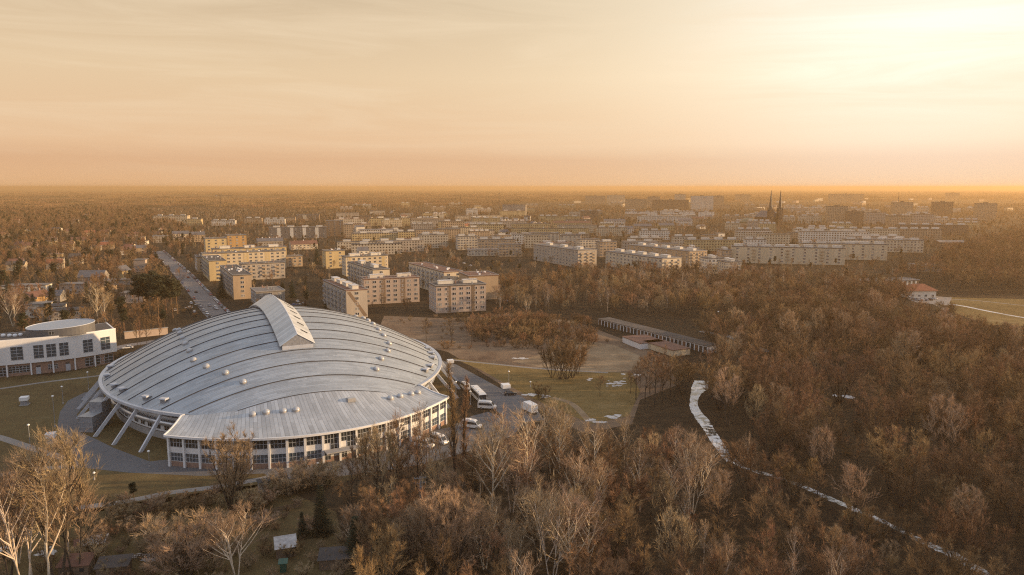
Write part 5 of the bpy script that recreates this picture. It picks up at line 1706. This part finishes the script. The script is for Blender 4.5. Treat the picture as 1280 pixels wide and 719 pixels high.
# one standing tree of each model serves as the source of the mass
VAR = []; VI = {}
for k, lst in KIND.items():
    for tm, cm_ in lst:
        t = next((o for o in bpy.data.objects if o.data == tm), None); c = next((o for o in bpy.data.objects if o.data == cm_), None)
        if t is not None and c is not None:
            VI.setdefault(k, []).append(len(VAR)); VAR.append((t, c))
for key, nm, lb in (('right', 'wood', 'dense bare winter wood filling the right side'), ('mid', 'wood', 'rest of the bare wood at the bottom middle'), ('belt', 'tree_belt', 'belt of bare trees between the field and the town'),
                    ('east', 'wood', 'dark east wood beyond the meadow'), ('town', 'town_trees', 'bare trees and conifers scattered between the town houses'), ('garden', 'undergrowth', 'low bushes of the allotment gardens'), ('field', 'undergrowth', 'low scrub dotted over the rough field')):
    L_ = rest.get(key, [])
    if len(L_) < 5: continue
    gn_scatter(nm, lb, 'woodland' if 'wood' in nm else 'vegetation', [(x, y, VI[k][rnd.randrange(len(VI[k]))], h / NOMH[k]) for x, y, k, h in L_], VAR)

# far forest: groves of simple bare crowns out to where the haze closes
def grove_mesh(name, seed, dark):
    r = random.Random(seed); tb = TB()
    for i in range(34):
        x, y = r.uniform(-32, 32), r.uniform(-32, 32); h = r.uniform(7, 14); c = r.uniform(2.4, 4.2)
        tb.tube([Vector((x, y, 0)), Vector((x, y, h * .7))], [.22, .1], 3)
        for k in range(70):
            d = Vector((r.gauss(0, 1), r.gauss(0, 1), abs(r.gauss(0, .9)))).normalized()
            p = Vector((x, y, h * .38)) + Vector((d.x * c, d.y * c, d.z * h * .55)) * r.uniform(.25, .75)
            tb.spike(p, p + Vector((d.x * c, d.y * c, d.z * h * .55)) * r.uniform(.25, .5) + Vector((0, 0, .8)), .22 if dark else .16)
    return tb.mesh(name, M['needle_p'] if dark else M['twig'])


GV = []
for i in range(3):
    p = at(60 + 210 * i, 257.5)
    o = link('grove', grove_mesh('grove', 300 + i, i == 2), None, (p.x, p.y, 0))
    tag(o, ('brown bare grove', 'second bare grove', 'dark evergreen grove')[i] + ' at the near edge of the far forest, ' + ('far left', 'left of the middle', 'behind the middle town')[i], 'grove')
    GV.append((o,))
pts = []
for yy in np.arange(1500, 9500, 58):
    st_ = 58 if yy < 4200 else 90
    for xx in np.arange(-1.1 * yy, 1.15 * yy, st_):
        x = xx + rnd.uniform(-20, 20); y = yy + rnd.uniform(-20, 20)
        px, py = projn(x, y, 0.0)
        if not (-330 < px < 1650): continue
        lim = 261 + 2 * math.sin(px * .02) if px < 640 else 252 + 1.5 * math.sin(px * .03)
        if py > lim or any(bool(inpoly([x], [y], b_)[0]) for b_ in BLOCKED[-0:] if abs(b_[0][1] - y) < 80): continue
        # clearings far out
        nz = math.sin(x * .0013 + 1.3) * math.sin(y * .0011 + x * .0004) + .4 * math.sin(x * .004 + y * .003)
        if nz > .62 or rnd.random() < (.06 if px < 700 else .35): continue
        pts.append((x, y, 2 if rnd.random() < .12 else rnd.randrange(2), rnd.uniform(.8, 1.25) * (1.0 if yy < 4200 else 1.4)))
gn_scatter('far_forest', 'far brown forest running to the horizon', 'forest', pts, GV)
print('groves', len(pts))


# ================================================================== vehicles
PAINT = {}


def paint(nm, c):
    if nm not in PAINT: PAINT[nm] = mat('car_paint_' + nm, c, .28, .15, .05, .6)
    return PAINT[nm]


def rounded(prof, w0, w1, shrink=.0):
    """side profile (x, z) extruded across y, shoulders pulled in at the top"""
    b = MB(); zs = [p[1] for p in prof]; z0, z1 = min(zs), max(zs)
    L = [(x, -(w0 + (w1 - w0) * (z - z0) / (z1 - z0)), z) for x, z in prof]; Rr = [(x, -y, z) for x, y, z in L]
    n = len(prof)
    b.v = L + Rr
    for i in range(n):
        j = (i + 1) % n
        b.f.append((i, i + n, j + n, j)); b.m.append(0)
    b.f.append(tuple(range(n))); b.m.append(0)
    b.f.append(tuple(range(n, 2 * n))[::-1]); b.m.append(0)
    return b


WHEEL = MB()
for sgn in (0,):
    n = 16
    WHEEL.tube([(0, -.11, 0), (0, .11, 0)], .33, 16, 0)
    WHEEL.tube([(0, -.125, 0), (0, .125, 0)], .2, 12, 1)
WHEEL = WHEEL.mesh('wheel', [M['tyre'], M['galv']])
LAMP = MB().box(-.02, .03, -.16, .16, -.08, .08).mesh('headlight', M['lampw'])
TAIL = MB().box(-.03, .02, -.13, .13, -.08, .08).mesh('tail_light', mat('red_lens', (.35, .02, .02), .3))


def make_car(nm):
    o = empty('parked_car')
    b = rounded([(-2.1, .35), (2.1, .35), (2.15, .62), (1.95, .78), (1.05, .90), (-1.6, .95), (-2.1, .88)], .86, .80)
    b.build('body', paint(*nm), o, bevel=.06)
    g = rounded([(-1.75, .93), (1.08, .90), (.35, 1.40), (-1.25, 1.42)], .78, .60); g.build('glasshouse', M['glass'], o)
    r_ = rounded([(-1.3, 1.40), (.42, 1.38), (.30, 1.47), (-1.2, 1.49)], .63, .56); r_.build('car_roof', paint(*nm), o)
    for x in (-1.3, 1.32):
        for y in (-.76, .76): link('wheel', WHEEL, o, (x, y, .33))
    for y in (-.6, .6): link('headlight', LAMP, o, (2.13, y, .66)); link('tail_light', TAIL, o, (-2.1, y, .78))
    return o


def make_van(nm):
    o = empty('minibus')
    b = rounded([(-2.95, .35), (2.75, .35), (2.95, .7), (2.85, 1.05), (2.2, 1.25), (1.45, 2.2), (.9, 2.55), (-2.7, 2.6), (-2.95, 2.2)], .98, .82); b.build('body', paint(*nm), o, bevel=.09)
    for s in (-1, 1):
        q = MB(); q.quadv([(-2.6, s * .985, 1.35), (1.2, s * .985, 1.35), (.95, s * .92, 2.02), (-2.6, s * .92, 2.02)]); q.quadv([(1.28, s * .985, 1.32), (1.95, s * .98, 1.32), (1.5, s * .93, 1.95), (1.08, s * .925, 1.98)]); q.build('side_window', M['glass'], o)
    q = MB(); q.quadv([(2.22, -.78, 1.28), (2.22, .78, 1.28), (1.5, .72, 2.18), (1.5, -.72, 2.18)]); q.build('windscreen', M['glass'], o)
    q = MB(); q.quadv([(-2.965, -.7, 1.3), (-2.965, .7, 1.3), (-2.96, .66, 2.1), (-2.96, -.66, 2.1)]); q.build('rear_window', M['glass'], o)
    for x in (-1.75, 1.85):
        for y in (-.88, .88): w_ = link('wheel', WHEEL, o, (x, y, .36)); w_.scale = (1.1, 1.1, 1.1)
    for y in (-.7, .7): link('headlight', LAMP, o, (2.93, y, .85)); link('tail_light', TAIL, o, (-2.96, y, 1.0))
    MB().box(-1.8, -.4, -.45, .45, 2.58, 2.72).build('roof_hatch', M['whitep'], o)
    return o


def make_bus():
    o = empty('coach')
    b = rounded([(-5.9, .35), (5.85, .35), (5.95, 1.2), (5.6, 3.1), (5.2, 3.3), (-5.8, 3.3), (-5.95, 2.6)], 1.25, 1.18); b.build('body', paint('white', (.72, .71, .69)), o, bevel=.12)
    for s in (-1, 1):
        for i in range(6):
            q = MB(); x = -5.4 + i * 1.72; q.quadv([(x, s * 1.262, 1.55), (x + 1.6, s * 1.262, 1.55), (x + 1.6, s * 1.225, 2.75), (x, s * 1.225, 2.75)]); q.build('side_window', M['glass'], o)
    q = MB(); q.quadv([(5.96, -1.1, 1.25), (5.96, 1.1, 1.25), (5.68, 1.08, 2.95), (5.68, -1.08, 2.95)]); q.build('windscreen', M['glass'], o)
    for x in (-3.4, 3.9):
        for y in (-1.12, 1.12): w_ = link('wheel', WHEEL, o, (x, y, .5)); w_.scale = (1.5, 1.5, 1.5)
    for x in (-3.6, -.4, 2.6): MB().box(x - .7, x + .7, -.6, .6, 3.31, 3.5).build('roof_hatch', M['whitep'], o)
    for y in (-.95, .95):
        link('headlight', LAMP, o, (5.95, y, .85)); MB().box(5.75, 6.2, y * 1.35 - .06, y * 1.35 + .06, 2.3, 2.9).build('mirror', M['dark'], o)
    return o


def put(o, px, py, hd, label, group=None, cat=None, sc=1.0):
    p = at(px, py); o.location = (p.x, p.y, .03); o.rotation_euler = (0, 0, R(hd)); o.scale = (sc,) * 3
    return tag(o, label, cat, group)


bus = make_bus(); put(bus, 598, 499, -72, 'white coach parked at the right end of the arena', cat='coach')
mv = make_van(('white', (.72, .71, .69)))
put(mv, 530, 559, -28, 'white minibus nearest the arena front, left of its pair', cat='minibus')
for x, y, hd, lb in ((549, 554, -40, 'white minibus partly behind a bare tree, right of its pair'), (590, 535, -20, 'white minibus standing alone at the foot of the car park'), (609, 511, -10, 'white minibus just below the parked coach'), (581, 486, 110, 'pale van half hidden behind the coach')):
    put(copy_tree(mv), x, y, hd, lb, cat='minibus')
# white box lorry end-on beside the meadow
lo_ = empty('box_lorry'); MB().box(-3.2, 2.0, -1.2, 1.2, .9, 3.3).build('cargo_box', M['whitep'], lo_, bevel=.04); c_ = rounded([(2.1, .5), (3.9, .5), (3.9, 1.4), (3.5, 2.5), (2.1, 2.5)], 1.1, 1.0); c_.build('cab', paint('white', (.72, .71, .69)), lo_, bevel=.08)
q = MB(); q.quadv([(3.91, -.95, 1.45), (3.91, .95, 1.45), (3.53, .9, 2.4), (3.53, -.9, 2.4)]); q.build('windscreen', M['glass'], lo_)
for x in (-2.2, 2.9):
    for y in (-1, 1): w_ = link('wheel', WHEEL, lo_, (x, y, .42)); w_.scale = (1.25,) * 3
MB().box(-3.2, 2.0, -.4, .4, .5, .89).build('chassis', M['dark'], lo_)
put(lo_, 662, 516, 118, 'white box lorry at the edge of the car park by the meadow', cat='lorry')
PC = {k: make_car((k, c)) for k, c in (('white', (.72, .71, .69)), ('silver', (.38, .39, .41)), ('black', (.02, .02, .025)), ('red', (.28, .03, .02)), ('blue', (.05, .08, .20)))}
put(PC['black'], 638, 494, 10, 'black car parked beside the white vent kiosk at the meadow', cat='car')
first = {k: k != 'black' for k in PC}


def car(kind, x, y, hd, label, group):
    o = PC[kind] if first[kind] else copy_tree(PC[kind])
    first[kind] = False
    o.scale = (1, 1, 1)
    return put(o, x, y, hd, label, group, 'car')


# cars along both kerbs of the street
SL_ = smooth_line([at(*p) for p in [(300, 412), (272, 392), (252, 370), (230, 345), (212, 328), (197, 314)]], 10)
cums = [0]
for i in range(1, len(SL_)): cums.append(cums[-1] + (SL_[i] - SL_[i - 1]).length)


def street(s, off):
    i = max(1, min(int(np.searchsorted(cums, s)), len(SL_) - 1)); d = (SL_[i] - SL_[i - 1]).normalized()
    p = SL_[i - 1] + d * (s - cums[i - 1]) + Vector((d.y, -d.x, 0)) * off
    return p, math.degrees(math.atan2(d.y, d.x))


s_ = 30.0; k_ = 0
while s_ < cums[-1] - 8:
    for side, off in (('right', 5.6), ('left', -5.6)):
        if rnd.random() < (.82 if side == 'right' else .5):
            kd = rnd.choice(['white', 'white', 'silver', 'silver', 'black', 'red', 'blue'])
            p, a_ = street(s_ + rnd.uniform(-.6, .6), off)
            px, py = proj(p)
            car(kd, px, py, a_ + (180 if rnd.random() < .5 else 0), '%s car parked along the %s kerb of the long street' % (kd, side), 'cars along the long street')
    s_ += 6.4
for i, (t_, off, kd) in enumerate(((70, 1.6, 'white'), (150, -1.6, 'black'), (240, 1.6, 'red'))):
    p, a_ = street(t_, off); px, py = proj(p); car(kd, px, py, a_, '%s car driving in the middle of the long street' % kd, 'cars driving on the street')
for x, y, kd, lb in ((269, 385, 'white', 'white estate car on the street corner next to the arena roof'), (262, 383, 'silver', 'silver car beside the white one on the street corner'), (236, 386, 'white', 'white car under the pines left of the street'), (243, 391, 'silver', 'silver car in the small lot left of the street'), (219, 389, 'white', 'white car standing among pines by itself'), (248, 382, 'silver', 'silver car farther back in the small lot'), (239, 380, 'white', 'white car at the back of the small lot'),
                      (160, 436, 'white', 'white car passing on the road behind the white building'), (625, 375, 'white', 'white car parked right of the striped block'), (632, 377, 'silver', 'silver car parked right of the striped block'), (638, 374, 'white', 'second white car in the lot right of the striped block'), (630, 371, 'black', 'black car in the lot right of the striped block'),
                      (372, 378, 'white', 'white car behind the arena lantern'), (378, 381, 'silver', 'silver car behind the arena roof, near the lantern'), (368, 382, 'blue', 'blue car close behind the arena lantern'), (580, 330, 'white', 'white car in the yard behind the red roofed block'), (588, 333, 'silver', 'silver car in the yard behind the red roofed block')):
    car(kd, x, y, rnd.choice([28, 118, 208]), lb, None)
for i, (x, y, kd) in enumerate([(1137, 374, 'white'), (1142, 375, 'silver'), (1147, 375.5, 'white'), (1152, 376, 'white'), (1157, 376, 'silver'), (1162, 375.5, 'black'), (1167, 374.5, 'white')]):
    car(kd, x, y, 100, '%s of the row of cars before the orange roofed restaurant' % ['leftmost white one', 'second from left, silver', 'third from left, white', 'middle white one', 'third from right, silver', 'black one, second from right', 'rightmost white one'][i], 'cars before the restaurant')

# ================================================================== street furniture
LP_ = {}


def lamp(px, py, top, label, arm=1):
    p = at(px, py); lo, hi = 1.5, 14
    for _ in range(25):
        mid = (lo + hi) / 2
        if proj(Vector((p.x, p.y, mid)))[1] > top: lo = mid
        else: hi = mid
    o = empty('street_lamp', (p.x, p.y, 0), 0, label, 'street lamp')
    MB().tube([(0, 0, 0), (0, 0, lo)], [.09, .06], 8).build('pole', M['galv'], o)
    MB().lathe([(.1, 0), (.34, .16), (.36, .34), (.2, .5), (.03, .56)], 12).build('lamp_head', M['lampw'], o, True, loc=(0, 0, lo - .1))
    MB().lathe([(.2, 0), (.2, .5), (.1, .55)], 10).build('base', M['conc'], o)


for x, y, tp, lb in ((69, 534, 496, 'tall street lamp on the left lawn'), (79, 505, 484, 'lamp behind the tall one on the left lawn'), (111, 487, 466, 'lamp at the far edge of the left lawn'), (187, 584, 565, 'street lamp on the pavement by the arena corner'), (118, 600, 592, 'short globe lamp at the lower pavement edge'),
                     (398, 598, 580, 'street lamp before the arena entrance'), (517, 546, 532, 'street lamp in front of the right arena windows'), (570, 500, 478, 'lamp beside the right arena struts'), (636, 480, 465, 'lamp on the meadow near the vent kiosk'), (663, 484, 478, 'small lamp farther into the meadow'),
                     (38, 560, 532, 'slim lamp where the left footpath begins'), (588, 506, 490, 'lamp just left of the coach'), (897, 413, 390, 'slim white mast by the track beyond the wood')):
    lamp(x, y, tp, lb)


def kiosk(px, py, label, s=1.0):
    p = at(px, py); o = empty('vent_kiosk', (p.x, p.y, 0), R(18), label, 'vent kiosk')
    MB().box(-.95 * s, .95 * s, -.95 * s, .95 * s, 0, 1.5 * s).build('louvre_box', M['mesh'], o)
    MB().box(-1.2 * s, 1.2 * s, -1.2 * s, 1.2 * s, 1.503 * s, 2.7 * s).build('cap', M['whitep'], o, bevel=.08)
    MB().box(-1.3 * s, 1.3 * s, -1.3 * s, 1.3 * s, -.02, .16).build('plinth', M['conc'], o)


kiosk(31, 506, 'white capped vent kiosk alone on the left lawn')
kiosk(64, 553, 'white capped vent kiosk behind the lower left birches')
kiosk(563, 458, 'white capped vent kiosk at the right tip of the arena')
kiosk(632, 491, 'white capped vent kiosk between car park and meadow', 1.15)
# utility pole in the wood
p = at(526, 650); o = empty('utility_pole', (p.x, p.y, 0), R(15), 'grey concrete utility pole with crossarms among bare trees', 'utility pole')
hp_ = 9.6
MB().tube([(0, 0, 0), (0, 0, hp_)], [.24, .15], 8).build('pole', M['conc'], o)
for z in (hp_ - .4, hp_ - 1.5):
    ca = MB().box(-1.3, 1.3, -.07, .07, z, z + .14).build('crossarm', M['galv'], o)
    for x in (-1.2, -.6, .6, 1.2): MB().lathe([(.07, 0), (.1, .12), (.05, .3)], 8, c=(x, 0, z + .141)).build('insulator', M['conc'], ca)
MB().box(-.4, .4, -.45, -.16, hp_ - 3.0, hp_ - 2.0).build('transformer', M['galv'], o)
# garden huts
def hut(px, py, wd, dp, h, slope, wm, rm, label, rz, door=True):
    p = at(px, py); o = empty('garden_hut', (p.x, p.y, 0), R(rz), label, 'garden hut')
    b = MB(); b.v = [(-wd / 2, 0, 0), (wd / 2, 0, 0), (wd / 2, dp, 0), (-wd / 2, dp, 0), (-wd / 2, 0, h), (wd / 2, 0, h), (wd / 2, dp, h + slope), (-wd / 2, dp, h + slope)]
    b.f = [(0, 1, 5, 4), (1, 2, 6, 5), (2, 3, 7, 6), (3, 0, 4, 7)]; b.m = [0] * 4; b.build('wall', wm, o)
    r_ = MB(); e = .3; r_.v = [(-wd / 2 - e, -e, h - slope * e / dp + .02), (wd / 2 + e, -e, h - slope * e / dp + .02), (wd / 2 + e, dp + e, h + slope * (1 + e / dp) + .02), (-wd / 2 - e, dp + e, h + slope * (1 + e / dp) + .02)]
    r_.v += [(x, y, z + .09) for x, y, z in r_.v]; r_.f = [(3, 2, 1, 0), (4, 5, 6, 7), (0, 1, 5, 4), (1, 2, 6, 5), (2, 3, 7, 6), (3, 0, 4, 7)]; r_.m = [0] * 6; r_.build('roof', rm, o)
    if door:
        MB().box(-.4, .45, -.06, -.003, .02, min(1.9, h - .15)).build('door', M['wood'], o)
        MB().box(wd * .22, wd * .22 + .7, -.06, -.003, 1.0, min(1.7, h - .2)).build('window', M['glass'], o)
    BLOCKED.append([(p.x + a_, p.y + b_) for a_, b_ in ((-wd, -4), (wd, -4), (wd, dp + 1), (-wd, dp + 1))])


tin = mat('tin_sheet', (.42, .40, .39), .5, .4, .3, 1.2); grn = mat('green_paint', (.025, .09, .065), .5, 0, .15)
hut(358, 697, 3.6, 3.0, 2.0, .8, M['wood'], tin, 'wooden garden hut with a patched tin roof', 20)
hut(354, 716, 1.1, 1.1, 1.8, .15, grn, grn, 'small dark green cabin at the bottom edge', 12, False)
hut(115, 693, 4.2, 2.6, 2.0, .4, M['wood'], M['snow'], 'low hut with a snow covered roof near the left birches', 15)
hut(92, 722, 5.0, 3.2, 2.2, .6, M['wood'], M['redroof'], 'brown roofed hut at the bottom left edge', 10)
hut(140, 722, 5.2, 3.0, 2.0, .5, M['wood'], M['bitumen'], 'black roofed hut right of the brown roofed one', 12)
hut(105, 694, 2.6, 2.2, 2.0, .3, M['conc'], M['redroof'], 'tiny rust roofed shed left of the snowy hut', 30)
hut(420, 712, 6.0, 3.4, 2.0, .5, M['wood'], M['bitumen'], 'long dark hut at the edge of the spruces', 8)
hut(331, 615, 2.4, 1.6, 2.4, .1, M['conc'], M['dark'], 'grey bin shelter at the end of the footpath', 30, False)
# wooden fences of the allotments
def fence(pts, label, h=1.2, step=1.6):
    P = [at(*p) for p in pts]; o = empty('garden_fence', P[0], 0, label, 'fence')
    pk = MB().box(-.06, .06, -.06, .06, 0, h).mesh('post', M['wood']); rl = MB()
    for a_, c_ in zip(P[:-1], P[1:]):
        d = c_ - a_; n = max(2, int(d.length / step))
        for i in range(n): link('post', pk, o, a_ + d * (i / n) - P[0])
        u = d.normalized(); sd = Vector((-u.y, u.x, 0))
        for z in (.35, .75, h - .1):
            rl.sweep([a_ - P[0] + Vector((0, 0, z)), c_ - P[0] + Vector((0, 0, z))], [(-.03, -.06), (.03, -.06), (.03, .06), (-.03, .06)])
        m = int(d.length / .28)
        for i in range(m):
            q = a_ - P[0] + d * (i / m); rl.box(q.x - .05, q.x + .05, q.y - .015, q.y + .015, .12, h)
    rl.build('palings', M['wood'], o)


fence([(300, 650), (340, 642), (378, 634)], 'dark paling fence along the upper edge of the gardens')
fence([(70, 712), (130, 705), (200, 697), (232, 690)], 'weathered paling fence between the garden plots')
# construction crane and radio masts far out
p = at(276, 262); o = empty('tower_crane', (p.x, p.y, 0), R(25), 'faint tower crane standing over the far wood', 'crane')
MB().box(-.9, .9, -.9, .9, 0, 44).build('mast', M['dark'], o); MB().box(-14, 38, -.7, .7, 44.003, 45.6).build('jib', M['dark'], o); MB().box(-13, -9, -1.2, 1.2, 41.5, 44).build('counterweight', M['conc'], o); MB().lathe([(.7, 45.603), (.15, 51)], 6).build('peak', M['dark'], o)
for x, y, tp, lb in ((624, 262, 237, 'thin lattice mast rising over the middle of the far town'), (576, 262, 243, 'shorter thin mast left of the lattice mast')):
    p = at(x, y); H_ = CAM_H - (tp - 234) * p.y / FPX; o = empty('radio_mast', (p.x, p.y, 0), 0, lb, 'mast')
    MB().tube([(0, 0, 0), (0, 0, H_)], [1.3, .4], 6).build('mast', M['dark'], o); MB().box(-2, 2, -.3, .3, H_ * .8, H_ * .8 + 1).build('antenna', M['dark'], o)

# ================================================================== haze: one closed box of even, pale air
hz = MB().box(-62000, 62000, -400, 46000, -1.0, 82.0)
hm = bpy.data.materials.new('haze'); hm.use_nodes = True
t = NT(hm.node_tree); t.n.clear()
ho_ = t.add('ShaderNodeOutputMaterial'); pv = t.add('ShaderNodeVolumePrincipled')
pv.inputs['Color'].default_value = (1.0, .69, .36, 1)
pv.inputs['Density'].default_value = HAZE
pv.inputs['Density Attribute'].default_value = ''
pv.inputs['Anisotropy'].default_value = .45
t.l.new(pv.outputs[0], ho_.inputs['Volume'])
hzo = hz.build('haze', hm)
tag(hzo, 'warm brown evening haze over the whole town', 'haze', kind='stuff')
